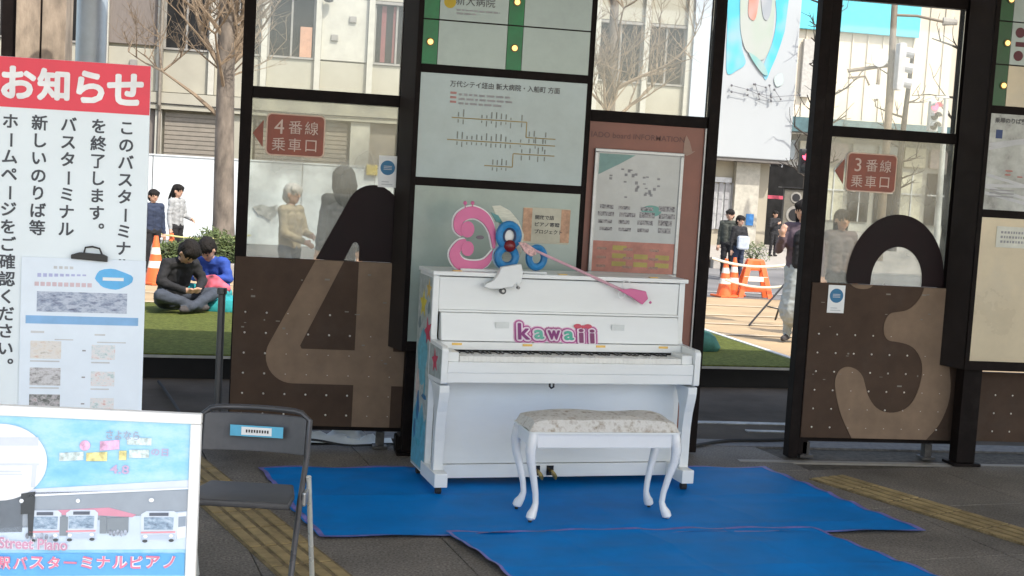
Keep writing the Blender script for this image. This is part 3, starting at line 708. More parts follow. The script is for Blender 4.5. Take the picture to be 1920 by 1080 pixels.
# ------------------------------------------------------------------ ornaments on the lid
m_opink = M('orn_pink', (.60, .13, .29), .38, var=.06)
m_oblue = M('orn_blue', (.02, .20, .46), .4, var=.15, scale=20)
m_owhite = M('orn_white', (.75, .77, .76), .4, var=.03)
YB = .36
def PB_(px, py): return PL(px, py, YB)
def stroke2d(pts, wid):
    L_, R_ = [], []
    for i, p in enumerate(pts):
        a = pts[max(i-1, 0)]; b = pts[min(i+1, len(pts)-1)]; d = Vector((b[0]-a[0], b[1]-a[1])).normalized(); n_ = Vector((-d.y, d.x))
        L_.append((p[0]+n_.x*wid[i]/2, p[1]+n_.y*wid[i]/2)); R_.append((p[0]-n_.x*wid[i]/2, p[1]-n_.y*wid[i]/2))
    return L_+R_[::-1]
bf = empty('butterfly_ornament', PO+Vector((0, 0, .012)), TH, 'pink scrolled butterfly wing ornament standing on the piano lid', 'ornament')
def spiral(pix, wid):
    p3 = [PB_(*q) for q in pix]; out = []
    for i in range(len(p3)-1):
        p0, p1, p2, p3_ = p3[max(i-1, 0)], p3[i], p3[i+1], p3[min(i+2, len(p3)-1)]
        for j in range(6):
            t_ = j/6
            out.append(tuple(.5*((2*b)+(-a+c)*t_+(2*a-5*b+4*c-d)*t_*t_+(-a+3*b-3*c+d)*t_**3) for a, b, c, d in zip(p0, p1, p2, p3_)))
    out.append(p3[-1]); n_ = len(out)
    k_ = len(wid)-1
    ws = []
    for i in range(n_):
        f = i/(n_-1)*k_; a = min(int(f), k_-1); ws.append((wid[a]*(1-(f-a))+wid[a+1]*(f-a))/335)
    return stroke2d(out, ws)
up_pix = [(926, 466), (922, 432), (908, 408), (885, 398), (863, 408), (858, 428), (868, 440)]
lo_pix = [(926, 470), (910, 492), (885, 499), (862, 494), (852, 476), (862, 458), (874, 452)]
for nm, pix, ws in (('upper_wing', up_pix, [4, 13, 19, 22, 20, 14, 8]), ('lower_wing', lo_pix, [4, 14, 20, 22, 20, 15, 8])):
    MB().prism(spiral(pix, [w_+5 for w_ in ws]), YB+.006, YB+.014).build('wing_border', m_owhite, bf)
    MB().prism(spiral(pix, ws), YB-.008, YB+.0055).build(nm, m_opink, bf, .002)
for (px, py, r_) in ((876, 430, 13), (876, 466, 12)):
    x, z = PB_(px, py); MB().prism(ell(x, z, r_/335, r_/335*1.15), YB-.0105, YB-.0085).build('scroll', m_opink, bf, .003)
x, z = PB_(900, 445); MB().prism(ell(x, z, .022, .011), YB-.004, YB+.004).build('dark_leaf', M('orn_dark', (.14, .11, .14), .5), bf)
for px in (872, 886):
    x, z = PB_(px, 384); a = MB(); a.ball((x, YB, z+.01), .011, .008, .011); a.tube([(x, YB, z), (x+.004, YB, z-.03)], .003, 6); a.build('antenna', m_opink, bf)
x, z = PB_(915, 503); MB().box(PB_(862, 505)[0], PB_(935, 505)[0], YB-.03, YB+.03, 1.1705, 1.182).build('base', m_owhite, bf)
rn = empty('ring_ornament', PO+Vector((0, 0, .012)), TH, 'blue ring figures with dark red ball on the piano lid', 'ornament')
def ring(px, py, rx, ry, tube_, nm, mat, y):
    x, z = PB_(px, py); a = MB(); a.tube([(x+rx/335*math.cos(2*math.pi*i/28), y, z+ry/335*math.sin(2*math.pi*i/28)) for i in range(28)], tube_/335, 8, True); a.build(nm, mat, rn, smooth=True)
ring(951, 441, 18, 20, 7.5, 'ring', m_oblue, YB-.03); ring(947, 481, 17, 17, 7.5, 'ring', m_oblue, YB-.03); ring(1006, 483, 15, 18, 7, 'ring', m_oblue, YB+.0)
ring(951, 442, 11, 14, 2.2, 'inner_ring', M('orn_navy', (.01, .03, .09), .4), YB-.045); ring(947, 481, 25, 24, 1.5, 'rim', M('orn_ltblue', (.4, .55, .68), .4), YB-.01)
x, z = PB_(951, 460); MB().ball((x, YB-.05, z), .034, .026, .034, 16, 10).build('ball', M('orn_red', (.16, .008, .012), .25), rn, smooth=True)
x, z = PB_(951, 438); MB().prism(ell(x, z, .03, .04), YB-.035, YB-.03).build('white_disc', m_owhite, rn)
x, z = PB_(905, 503); 
MB().box(PB_(925, 505)[0], PB_(1020, 505)[0], YB-.05, YB+.01, 1.1705, 1.18).build('base', m_owhite, rn)
fe = empty('feather_ornament', PO+Vector((0, 0, .012)), TH, 'pale feather fan with teal patch behind the blue rings', 'ornament')
pts = [PL(px, py, YB+.05) for px, py in ((922, 386), (938, 385), (956, 395), (972, 414), (982, 440), (978, 470), (962, 505), (940, 505), (946, 470), (940, 430), (930, 405))]
MB().prism(pts, YB+.045, YB+.055).build('fan', M('orn_cream', (.62, .62, .52), .6, var=.1, scale=20, stretch=(1, 1, 9)), fe, .002)
pts = [PL(px, py, YB+.04) for px, py in ((920, 398), (934, 404), (944, 420), (930, 416))]
MB().prism(pts, YB+.034, YB+.042).build('teal_patch', M('orn_teal', (.10, .28, .28), .5), fe)
bt = empty('boot_ornament', PO+Vector((0, 0, .012)), TH, 'white roller boot ornament hanging over piano lid front edge', 'ornament')
YF = .235
pts = [PL(px, py, YF) for px, py in ((938, 500), (975, 494), (978, 512), (975, 528), (969, 536), (965, 531), (958, 539), (950, 538), (935, 541), (915, 541), (905, 537), (908, 531), (922, 526), (932, 514))]
MB().prism(pts, YF-.03, YF+.008).build('boot', m_owhite, bt, .008, seg=3)
for px, py, r_ in ((941, 545, .0175), (970, 539, .008)):
    x, z = PL(px, py, YF); a = MB(); a.tube([(x, YF-.025, z), (x, YF-.002, z)], r_, 16); a.build('wheel', M('wheel_dark', (.06, .06, .06), .5), bt)
    MB().tube([(x, YF-.027, z), (x, YF-.0255, z)], r_*.45, 12).build('hub', m_steel, bt)
wn = empty('wand_ornament', PO+Vector((0, 0, .012)), TH, 'long pink wand with diamond tip leaning across the piano', 'ornament')
x0, z0 = PL(985, 462, .33); x1, z1 = PL(1168, 545, .235)
wp = MB(); wp.tube([(x0, .30, z0), ((x0+x1)/2, .255, (z0+z1)/2), (x1, .232, z1)], [.007, .008, .009], 8); wp.build('rod', M('wand_pink', (.62, .36, .42), .35, var=.08), wn, smooth=True)
pts = [PL(px, py, .228) for px, py in ((976, 455), (990, 456), (1008, 468), (1010, 478), (1000, 482), (988, 474))]
MB().prism(pts, .262, .28).build('lace_bow', M('wand_lace', (.68, .42, .40), .6, var=.25, scale=60, bump=.6, bscale=120), wn, .004)
pts = [PL(px, py, .225) for px, py in ((1158, 543), (1185, 541), (1210, 546), (1214, 560), (1203, 571), (1185, 558))]
MB().prism(pts, .212, .236).build('diamond_tip', m_opink, wn, .004)
for px, py, r_ in ((1174, 534, 8), (1165, 552, 7)):
    x, z = PL(px, py, .225); a = MB(); a.tube([(x+r_/345*math.cos(2*math.pi*i/18), .222, z+r_/345*math.sin(2*math.pi*i/18)) for i in range(18)], .003, 6, True); a.build('wire_loop', m_owhite, wn)
x, z = PL(1219, 567, .225); MB().ball((x, .222, z), .008).build('bead', m_opink, wn)
# paper notice behind the ornaments, on the sign panel
pj_ = empty('project_notice', (0, W-.22, 0), 0, 'cream paper notice with peach edges on sign panel above piano', 'notice')
def SB(px, py): p = atY(px, py, W-.222); return p.x, p.z
a0 = SB(982, 388); a1 = SB(1066, 459)
MB().box(a0[0], a1[0], .0005, .0025, a1[1], a0[1]).build('paper_sheet', M('notice_cream', (.52, .50, .40), .6), pj_)
for q in (0, 1):
    b0 = a0[0] if q == 0 else a1[0]-.055
    MB().box(b0, b0+.055, -.0006, .0004, a1[1]+.01, a0[1]-.005).build('peach_edge', M('notice_peach', (.52, .31, .20), .6, var=.25, scale=20), pj_)
t = MB(); zc = (a0[1]+a1[1])/2; xc = (a0[0]+a1[0])/2
for s_, dz, wd in (('開放で結', .05, .115), ('ピアノ寄贈', .008, .15), ('プロジェクト', -.035, .17)): put_text(t, s_, xc-.07+wd/2, zc+dz, .026, -.0015, .015, w=wd)
t.build('lettering', m_dgrey, pj_)

# ------------------------------------------------------------------ bench
m_fab = PM('damask', [(.30, .245, .19), (.50, .46, .41), (.66, .64, .60), (.60, .57, .52), (.34, .29, .23)], 17, (1, 1, 1), .9, 3)
bn = empty('piano_bench', (1.655, 6.39, .012), R(5), 'white cabriole-legged piano bench with patterned cushion', 'bench')
bw, bd = .385, .145
cb = MB(); n_ = 26; m_ = 12; vs = []
def cush(u, v): 
    e = (1-abs(2*u-1)**6)*(1-abs(2*v-1)**6)
    o_ = .012*math.sin(math.pi*min(1, max(0, e)**.35*1.0))
    return ((-bw-.012+(2*bw+.024)*u)*(1+o_*1.6), (-bd-.010+(2*bd+.020)*v)*(1+o_*4), .458+.066*max(0, e)**.35+.005*math.sin(u*11+1)*math.sin(v*6))
for j in range(m_+1):
    for i in range(n_+1): vs.append(cush(i/n_, j/m_))
fs = [(j*(n_+1)+i, j*(n_+1)+i+1, (j+1)*(n_+1)+i+1, (j+1)*(n_+1)+i) for j in range(m_) for i in range(n_)]
cb.add(vs, fs); cb.build('cushion', m_fab, bn, smooth=True)
MB().prismz([(x, y) for x, y in rrect(-bw-.018, bw+.018, -bd-.016, bd+.016, .03)], .448, .4575).build('cushion_base', m_pw, bn)
m_bw = M('bench_white', (.78, .79, .80), .3, var=.02, coat=.2)
for y in (-bd, bd-.022): MB().box(-bw+.03, bw-.03, y, y+.022, .375, .4475).build('apron', m_bw, bn, .004)
for x in (-bw, bw-.022): MB().box(x, x+.022, -bd+.03, bd-.03, .375, .4475).build('apron', m_bw, bn, .004)
for sx in (-1, 1):
    for sy in (-1, 1):
        ox, oy = sx*(bw-.012), sy*(bd-.012); l = MB()
        d = Vector((sx*.8, sy*.45))
        prof = [(.447, 0, .025), (.41, .008, .027), (.36, .016, .026), (.30, .008, .022), (.22, -.018, .018), (.14, -.040, .0155), (.09, -.046, .015), (.06, -.036, .019), (.036, -.020, .025), (.018, -.012, .024), (.010, -.012, .014)]
        l.tube([(ox+d.x*a, oy+d.y*a, z) for z, a, r_ in prof], [r_ for _, _, r_ in prof], 10); l.build('leg', m_bw, bn, smooth=True)
        MB().lathe([(.009, 0), (.009, .012)], (ox-d.x*.010, oy-d.y*.010, -.001), 10).build('foot_glide', m_rub, bn)

# ------------------------------------------------------------------ folding chair
cp = atD(458, 925, 5.05); m_ch = M('chair_black', (.062, .062, .066), .38, var=.15, scale=9); m_cht = M('chair_tube', (.08, .08, .085), .3, .4)
fc = empty('folding_chair', (cp.x, cp.y, 0), R(-10.4), 'black folding chair with small blue and white label on backrest', 'chair')
hw = .215
def curved(z0, z1, y0, y1, th, bowd, wid, nm, mat):
    mb = MB(); N = 16; vs = []
    for i in range(N+1):
        u = -1+2*i/N; b_ = bowd*(1-u*u)
        for z, y in ((z0, y0), (z1, y1)):
            vs += [(u*wid, y+b_, z), (u*wid, y+b_+th, z)]
    fs = []
    for i in range(N):
        a = 4*i; b_ = a+4
        fs += [(a, b_, b_+2, a+2), (a+1, a+3, b_+3, b_+1), (a+2, b_+2, b_+3, a+3), (a, a+1, b_+1, b_)]
    fs += [(0, 2, 3, 1), (4*N, 4*N+1, 4*N+3, 4*N+2)]
    mb.add(vs, fs); return mb.build(nm, mat, fc, .004)
curved(.565, .712, .135, .165, .012, .03, hw-.012, 'backrest', m_ch)
tb_ = MB(); pts = [(-hw, -.21, .01), (-hw, .0, .40), (-hw, .135, .565), (-hw+.0, .170, .70), (-hw+.035, .175, .728)]+[(-hw+.06+(2*hw-.12)*i/8, .175+.03*(1-(2*i/8-1)**2), .734) for i in range(9)]+[(hw-.035, .175, .728), (hw, .170, .70), (hw, .135, .565), (hw, .0, .40), (hw, -.21, .01)]
tb_.tube(pts, .0115, 10); tb_.build('front_frame', m_cht, fc, smooth=True)
for s_ in (-1, 1):
    MB().tube([(s_*(hw+.022), .06, .50), (s_*(hw+.022), .16, .28), (s_*(hw+.022), .285, .01)], .0105, 10).build('rear_leg', M('chrome_tube', (.75, .77, .74), .3, .35), fc, smooth=True)
    MB().box(s_*(hw+.016)-.007, s_*(hw+.016)+.007, .0, .085, .395, .45).build('bracket', m_steel, fc, .006)
st_ = MB(); st_.prismz([(-hw+.014, -.155), (hw-.014, -.155), (hw-.02, .0), (hw-.05, .15), (-hw+.05, .15), (-hw+.02, .0)], .418, .444); st_.build('seat', m_ch, fc, .010, seg=3)
MB().tube([(-hw, -.16, .125), (hw, -.16, .125)], .009, 8).build('stretcher', m_cht, fc)
lb = MB(); lb.box(-.115, .095, .137, .1395, .628, .672); o = lb.build('label_plate', M('label_blue', (.10, .42, .62), .4), fc); o.location = (.02, .006, 0)
lb = MB(); lb.box(-.07, .05, .1355, .1365, .634, .666); o = lb.build('label_white', m_white, fc); o.location = (.02, .006, 0)
lb = MB()
for i in range(9): lb.box(-.052+i*.0105, -.046+i*.0105, .1340, .1350, .644+.001*(i % 2), .656)
o = lb.build('label_print', m_black, fc); o.location = (.02, .006, 0)

# ------------------------------------------------------------------ notice board
m_nb = M('notice_white', (.74, .81, .84), .5, var=.03, scale=2)
m_red = M('notice_red', (.74, .055, .085), .5, var=.04)
m_ink = M('notice_ink', (.06, .065, .075), .6)
BA = R(3); BH = 1.86
tr = Vector((-.467, 5.035, 2.04)); bx = Vector((math.cos(BA), math.sin(BA), 0))
nbp = tr-bx*.61-Vector((0, 0, BH))
nb = empty('notice_board', nbp, BA, 'tall white notice board with red header and black Japanese text', 'notice board')
nb.rotation_euler = (R(-1.0), R(-.3), BA)
MB().box(0, .61, 0, .02, 0, BH).build('board', m_nb, nb, .002)
MB().box(.0015, .6085, -.0022, -.0004, BH-.182, BH-.001).build('header', m_red, nb)
t = MB()
for ch, x in zip('お知らせ', (.148, .268, .397, .520)): heavy_text(t, ch, x, BH-.092, .108, -.0048, .0055)
t.build('header_lettering', M('header_white', (.80, .80, .80), .5), nb)
for s_, x in (('このバスターミナルの営業', .529), ('を終了します。', .430), ('バスターミナル', .324), ('新しいのりば等', .223), ('ホームページをご確認ください。', .122)):
    t = MB(); vtext(t, s_, x, BH-.205, .0640, .058, .0016); t.build('text_column', m_ink, nb)
for x in (.05, .53): MB().box(x, x+.03, .021, .045, -(nbp.z)+.0, BH-.1).build('stand_leg', m_steel, nb)
MB().box(-.05, .66, -.16, .2, -nbp.z+.001, -nbp.z+.02).build('stand_foot', m_steel, nb)
# printed sheet clipped to the board
sh = empty('programme_sheet', nbp, BA, 'pale printed programme sheet with photos clipped onto the notice board', 'paper'); sh.rotation_euler = nb.rotation_euler
sx0, sx1, szt, szb = .172, .612, 1.135, .42
MB().box(sx0, sx1, -.006, -.0045, szb, szt).build('paper_sheet', M('sheet_bluewhite', (.72, .80, .88), .45, var=.03), sh)
def fl_(mat, rects, nm, y=-.0072):
    for a, b_, c_, d in rects: MB().box(sx0+(a-sx0)*.94, sx0+(b_-sx0)*.94, y, y+.0010, c_, d).build(nm, mat, sh)
m_ph = PM('photo_mix', [(.16, .16, .17), (.45, .44, .44), (.62, .62, .64), (.30, .27, .25)], 40, (1, 1, 2))
m_ph2 = PM('photo_light', [(.38, .52, .52), (.66, .70, .72), (.74, .72, .72), (.62, .40, .38)], 45, (1, 1, 1.5))
m_ph3 = PM('photo_dark', [(.03, .03, .03), (.18, .19, .18), (.5, .48, .5), (.36, .20, .18)], 32, (1, 1, 1.4))
m_ph4 = PM('photo_warm', [(.60, .42, .36), (.70, .66, .60), (.72, .70, .68), (.50, .46, .40)], 40, (1, 1, 2))
fl_(PM('photo_blue', [(.14, .15, .22), (.30, .35, .46), (.52, .57, .66), (.24, .28, .38)], 26, (1, 1, 2.5)), [(sx0+.06, sx0+.40, szt-.20, szt-.125)], 'bus_photo')
fl_(M('band_blue', (.22, .42, .68), .5), [(sx0+.02, sx0+.445, szt-.245, szt-.215)], 'blue_band')
mb = MB(); mb.prism(blob(sx0+.324, szt-.072, .068, .035, 21), -.0072, -.0062); mb.build('cloud_badge', M('badge_blue', (.12, .45, .80), .5), sh)
fl_(m_white, [(sx0+.305, sx0+.385, szt-.078, szt-.066)], 'badge_print', -.0084)
rw = []; rp = []; ry_ = []
for i in range(9): rw.append((sx0+.06+i*.021, sx0+.074+i*.021, szt-.072+.001*i, szt-.058))
for i in range(10): rp.append((sx0+.05+i*.022, sx0+.066+i*.022, szt-.105, szt-.09))
for i in range(4): ry_.append((sx0+.12+i*.02, sx0+.133+i*.02, szt-.04, szt-.03))
fl_(M('ink_lav', (.42, .45, .68), .5), rw, 'title_print'); fl_(M('ink_rose', (.62, .48, .52), .5), rp, 'title_print'); fl_(m_lgrey, ry_, 'title_print')
for k, (z, ml, mr_) in enumerate(((szt-.375, m_ph4, m_ph2), (szt-.475, m_ph, m_ph2), (szt-.575, m_ph3, m_ph2))):
    fl_(ml, [(sx0+.04, sx0+.155, z, z+.066)], 'row_photo'); fl_(mr_, [(sx0+.27, sx0+.36, z+.0, z+.055)], 'row_photo')
    fl_(m_mgrey, [(sx0+.235, sx0+.248, z+.03, z+.035)], 'arrow_print')
    fl_(m_lgrey, [(sx0+.04, sx0+.15, z-.012, z-.007), (sx0+.27, sx0+.34, z-.014, z-.009)], 'caption_print')
fl_(m_lgrey, [(sx0+.04, sx0+.09, szt-.28, szt-.272), (sx0+.28, sx0+.32, szt-.285, szt-.279), (sx0+.13, sx0+.2, szt-.305, szt-.301), (sx0+.29, sx0+.40, szt-.312, szt-.308)], 'caption_print')
cl = empty('binder_clip', nbp, BA, 'black binder clip at top of the programme sheet', 'clip'); cl.rotation_euler = nb.rotation_euler
MB().prism([(.345, 1.135), (.475, 1.127), (.475, 1.148), (.460, 1.155), (.375, 1.160), (.345, 1.150)], -.022, -.007).build('clip_body', m_blk, cl, .003)
MB().tube([(.39, -.014, 1.155), (.395, -.014, 1.178), (.42, -.014, 1.182), (.445, -.014, 1.176), (.455, -.014, 1.153)], .0035, 8).build('clip_handle', m_blk, cl)

# ------------------------------------------------------------------ easel with framed event poster
EA = R(-6.5); et = Vector((-.159, 3.239, 1.092)); exx = Vector((math.cos(EA), math.sin(EA), 0)); EW, EH = .625, .46
ep = et-exx*EW-Vector((0, 0, EH))
es = empty('poster_easel', (ep.x, ep.y, 0), EA, 'white framed event poster on an easel in front of chair', 'poster')
z0 = ep.z
m_pf = M('poster_frame_white', (.74, .75, .74), .35, var=.02)
for a in ((0, EW, z0+EH-.026, z0+EH), (0, EW, z0, z0+.026)): MB().box(a[0], a[1], 0, .022, a[2], a[3]).build('frame_bar', m_pf, es, .004)
for a in ((0, .026), (EW-.026, EW)): MB().box(a[0], a[1], .0004, .0216, z0+.0262, z0+EH-.0262).build('frame_bar', m_pf, es, .004)
MB().box(.02, EW-.02, .008, .018, z0+.02, z0+EH-.02).build('poster_sheet', PM('poster_sky', [(.20, .50, .76), (.27, .58, .79), (.40, .66, .80), (.50, .70, .80)], 5, (1, 1, 2), .35, 6), es)
for x in (.1, EW-.12): MB().tube([(x, .03, .0), (x, .03, z0+.3)], .012, 8).build('easel_leg', m_pf, es)
MB().tube([(EW/2, .03, z0+.3), (EW/2, .35, .0)], .012, 8).build('easel_leg', m_pf, es)
MB().box(.05, EW-.05, -.01, .04, z0-.02, z0-.001).build('easel_shelf', m_pf, es, .003)
k_ = 775.0
def E_(px, py): return (EW-(378-px)/k_*1.0, z0+EH-(py-(777-(378-px)*.045))/k_)
def ef(nm, col, polys, lay=1, var=.04, scale=20):
    for p in polys:
        mb = MB(); mb.prism([E_(*q) for q in p], .0078-.0009*lay, .0085-.0009*lay)
        mb.build(nm, M('ep_%s_%d%d%d' % (nm, int(col[0]*99), int(col[1]*99), int(col[2]*99)), col, .4, var=var, scale=scale), es)
def epx(px, py, rx, ry, n=24): return [(px+rx*math.cos(2*math.pi*i/n), py+ry*math.sin(2*math.pi*i/n)) for i in range(n)]
ef('terminal_roof_print', (.62, .68, .78), [[(60, 922), (358, 905), (358, 922), (60, 935)]], 2)
ef('terminal_shade_print', (.30, .35, .41), [[(-78, 930), (358, 924), (358, 965), (-78, 1010)], [(-78, 935), (50, 935), (50, 1005), (-78, 1008)]], 2)
ef('forecourt_print', (.55, .66, .78), [[(-78, 1006), (358, 964), (358, 1040), (-78, 1040)]], 2)
ef('red_canopy_print', (.62, .28, .38), [[(110, 963), (210, 958), (262, 972), (255, 977), (190, 973), (110, 972)]], 3)
bus = []; glassb = []
for bx_, by_, s_ in ((92, 993, 34), (160, 992, 34), (305, 995, 40)):
    bus.append([(bx_-s_*.8, by_+28), (bx_-s_*.85, by_-24), (bx_-s_*.6, by_-30), (bx_+s_*.7, by_-30), (bx_+s_*.9, by_-24), (bx_+s_*.85, by_+26)])
    glassb.append([(bx_-s_*.68, by_+6), (bx_-s_*.7, by_-18), (bx_+s_*.7, by_-18), (bx_+s_*.68, by_+6)])
ef('bus_print', (.60, .68, .78), bus, 4); [MB().prism([E_(*q_) for q_ in p_], .0033, .0040).build('bus_glass_print', PM('bus_glass_mix', [(.12, .17, .24), (.28, .38, .5), (.5, .6, .7)], 60, (1, 1, 2)), es) for p_ in glassb]
det = []
for bx_, by_, s_ in ((92, 993, 34), (160, 992, 34), (305, 995, 40)):
    ef('bus_skirt_print', (.45, .54, .66), [[(bx_-s_*.8, by_+26), (bx_-s_*.8, by_+16), (bx_+s_*.8, by_+15), (bx_+s_*.8, by_+25)]], 5)
    ef('bus_lamp_print', (.85, .88, .9), [epx(bx_-s_*.6, by_+19, 4, 3, 10), epx(bx_+s_*.6, by_+18, 4, 3, 10)], 6)
    ef('bus_board_print', (.10, .12, .16), [[(bx_-s_*.45, by_-27), (bx_+s_*.45, by_-27), (bx_+s_*.45, by_-21), (bx_-s_*.45, by_-21)]], 6)
    ef('bus_stripe_print', (.70, .30, .36), [[(bx_-s_*.82, by_+10), (bx_+s_*.8, by_+9), (bx_+s_*.8, by_+12), (bx_-s_*.82, by_+13)]], 6)
    ef('bus_wheel_print', (.06, .07, .08), [epx(bx_-s_*.62, by_+28, 5, 3, 10), epx(bx_+s_*.62, by_+27, 5, 3, 10)], 6)
ef('bus_side_print', (.66, .72, .80), [[(340, 968), (357, 966), (357, 1016), (340, 1020)]], 5)
ef('bus_side_window_print', (.26, .32, .40), [[(342, 976), (356, 975), (356, 994), (342, 996)]], 6)
ef('roof_line_print', (.75, .80, .86), [[(60, 932), (358, 919), (358, 922), (60, 936)]], 6)
ef('crowd_print', (.30, .34, .42), [epx(60+i*9, 1012+2*(i % 3), 3.5, 6, 8) for i in range(6)]+[epx(215+i*7, 1006+2*(i % 2), 3, 6, 8) for i in range(5)], 6, .5, 60)
ef('pillar_print', (.22, .26, .30), [[(120, 975), (135, 975), (135, 1012), (120, 1012)], [(195, 975), (207, 975), (207, 1008), (195, 1008)], [(208, 978), (248, 976), (248, 1006), (208, 1008)]], 5)
ef('photo_circle', (.74, .77, .80), [epx(5, 870, 88, 74, 40)], 4)
ef('piano_print', (.58, .63, .70), [[(-70, 822), (76, 822), (76, 838), (-70, 838)], [(-70, 872), (78, 872), (78, 876), (-70, 876)], [(66, 876), (74, 876), (72, 918), (64, 918)], [(-70, 886), (45, 886), (45, 889), (-70, 889)], [(-70, 892), (48, 892), (48, 894), (-70, 894)]], 5)
ef('lamp_post_print', (.05, .06, .07), [[(47, 930), (73, 926), (72, 968), (47, 970)], [(60, 968), (72, 968), (70, 1012), (62, 1012)]], 6)
ef('ceiling_lamp_print', (.8, .85, .9), [epx(153, 944, 4, 4, 10), epx(290, 943, 5, 4, 10), epx(48, 944, 4, 4, 10)], 7)
ef('caption_band_print', (.12, .40, .76), [[(-78, 1046), (356, 1048), (356, 1090), (-78, 1090)]], 3)
def et_(nm, s_, px, py, h, wd, col, lay, bold=.02, rot=0):
    t = MB(); x, z = E_(px, py); put_text(t, s_, x, z, h/k_, .0078-.0009*lay, bold, w=wd/k_ if wd else None, rot=rot); t.build(nm, M('et_%s' % nm+str(int(col[0]*99))+str(int(col[2]*99)), col, .5), es)
et_('title_lettering', 'さよなら', 232, 818, 17, 62, (.36, .42, .55), 3)
et_('date_lettering', '4.8', 228, 884, 17, 36, (.55, .42, .62), 3)
et_('title_end_lettering', 'の日', 302, 851, 14, 32, (.50, .46, .66), 3)
ef('pink_title_print', (.72, .42, .62), [epx(162, 838, 10, 10, 14), [(190, 830), (226, 827), (226, 845), (190, 848)]], 3, .3, 60)
ef('yellow_title_print', (.72, .66, .30), [[(165, 852), (204, 850), (204, 868), (165, 868)], [(226, 848), (240, 848), (240, 866), (226, 866)]], 3, .3, 60)
ef('pale_title_print', (.60, .72, .72), [[(115, 852), (160, 850), (160, 866), (115, 868)], [(245, 846), (282, 846), (282, 862), (245, 862)], [(240, 822), (286, 824), (286, 838), (240, 836)]], 3, .3, 60)
for lay, bold, col in ((7, .06, (.78, .74, .82)), (8, .015, (.56, .30, .44))):
    et_('street_lettering', 'Street Piano', 72, 1027, 22, 128, col, lay, bold)
for lay, bold, col, nm in ((7, .07, (.80, .80, .84), 'caption_outline'), (8, .018, (.66, .20, .32), 'caption_lettering')):
    t = MB()
    for i, ch in enumerate('潟駅バスターミナルピアノ'):
        x, z = E_(-13+i*31.0, 1064); put_text(t, ch, x, z, (25 if ch != 'ー' else 4)/k_, .0078-.0009*lay, bold)
    t.build(nm, M('ec_%d' % lay, col, .5), es)

# ------------------------------------------------------------------ pillars and small things at the gates
p0 = atD(84, 55, 10.6)
cpl = empty('concrete_pillar', (p0.x, p0.y, 0), 0, 'weathered brown concrete pillar with vertical joint behind notice board', 'pillar')
m_pil = M('pillar_concrete', (.30, .24, .18), .8, var=.3, scale=9, bump=.4, bscale=30, dirt=.5, dirtcol=(.12, .1, .08), stretch=(1, 1, .4))
for x in (-.19, .008): MB().box(x, x+.182, -.18, .18, -.02, 3.76).build('cladding', m_pil, cpl, .006)
MB().box(-.188, .188, -.16, .16, -.02, 3.7).build('core', m_frame, cpl)
MB().box(-.31, -.20, -.12, .12, -.02, 3.76).build('dark_post', m_frame, cpl, .005)
p0 = atD(172, 50, 9.6)
MB_ = MB().lathe([(.11, 0), (.11, 3.75)], n=28)
pp_ = MB_.build('steel_pipe', M('pipe_blue_grey', (.42, .47, .52), .35, .3, var=.08), None, smooth=True); pp_.location = (p0.x, p0.y, -.02); tag(pp_, 'pale blue grey round steel pipe column beside the concrete pillar', 'column')
sp = empty('stanchion', (-.30, W+.12, 0), 0, 'short dark stanchion standing left of gate 4 screen', 'stanchion')
MB().lathe([(.022, 0), (.022, .90), (.03, .905), (.03, .94)], n=14).build('post', M('stanchion_grey', (.10, .10, .105), .4, .5), sp, smooth=True)
MB().lathe([(.13, 0), (.13, .015), (.03, .03)], n=20).build('base', m_frame, sp, smooth=True)
cw = MB(); rnd = random.Random(4); N = 16; vs = []
for j in range(7):
    for i in range(N+1):
        u, v = i/N, j/6; vs.append((.12+.66*u, 8.00+.22*v+.02*math.sin(6*u), .006+.10*rnd.random()*math.sin(math.pi*v)*math.sin(math.pi*min(u, 1))))
cw.add(vs, [(j*(N+1)+i, j*(N+1)+i+1, (j+1)*(N+1)+i+1, (j+1)*(N+1)+i) for j in range(6) for i in range(N)])
tag(cw.build('crumpled_sheet', M('crumple_white', (.60, .62, .58), .5, var=.1), None, smooth=True), 'crumpled white plastic sheet lying under the gate 4 panel', 'sheet')
def cable(pts, r_, label):
    o = []; pts = [Vector(p) for p in pts]
    for i in range(len(pts)-1):
        a, b_, c_, d = pts[max(i-1, 0)], pts[i], pts[i+1], pts[min(i+2, len(pts)-1)]
        for j in range(8):
            t_ = j/8; o.append(.5*((2*b_)+(c_-a)*t_+(2*a-5*b_+4*c_-d)*t_*t_+(3*b_-a-3*c_+d)*t_**3))
    o.append(pts[-1]); mb = MB(); mb.tube(o, r_, 6); tag(mb.build('cable', m_rub, None, smooth=True), label, 'cable')
cable([(-.06, 7.98, .012), (.25, 8.0, .03), (.5, 7.93, .012), (.78, 7.96, .02), (.95, 7.8, .012)], .007, 'thin black cable running past the crumpled sheet under gate 4')
cable([atZ(297, 715, .01), atZ(312, 735, .01), atZ(335, 770, .01), atZ(345, 800, .01)], .010, 'black cable on the dark ground left of gate 4')
cable([atZ(1290, 838, .012), atZ(1360, 827, .012), atZ(1430, 826, .012), atZ(1500, 824, .012)], .012, 'black cable across the floor of the open gateway')
pb = empty('power_box', (.80, 7.86, 0), 0, 'small black power box on floor beside the piano back', 'power box')
MB().box(-.03, .08, -.06, .06, .002, .10).build('box_body', m_frame, pb, .006); MB().box(-.015, .065, -.05, .05, .1005, .112).build('box_lid', m_rub, pb, .004)
p0 = atZ(1312, 655, .178)
gb = MB(); prof = [(.17, 0), (.185, .03), (.175, .08), (.14, .13), (.08, .17), (.02, .185)]; gb.lathe(prof, n=18)
rnd = random.Random(2); gb.v = [(x*(1+.06*rnd.uniform(-1, 1)), y*(1+.06*rnd.uniform(-1, 1)), z) for x, y, z in gb.v]
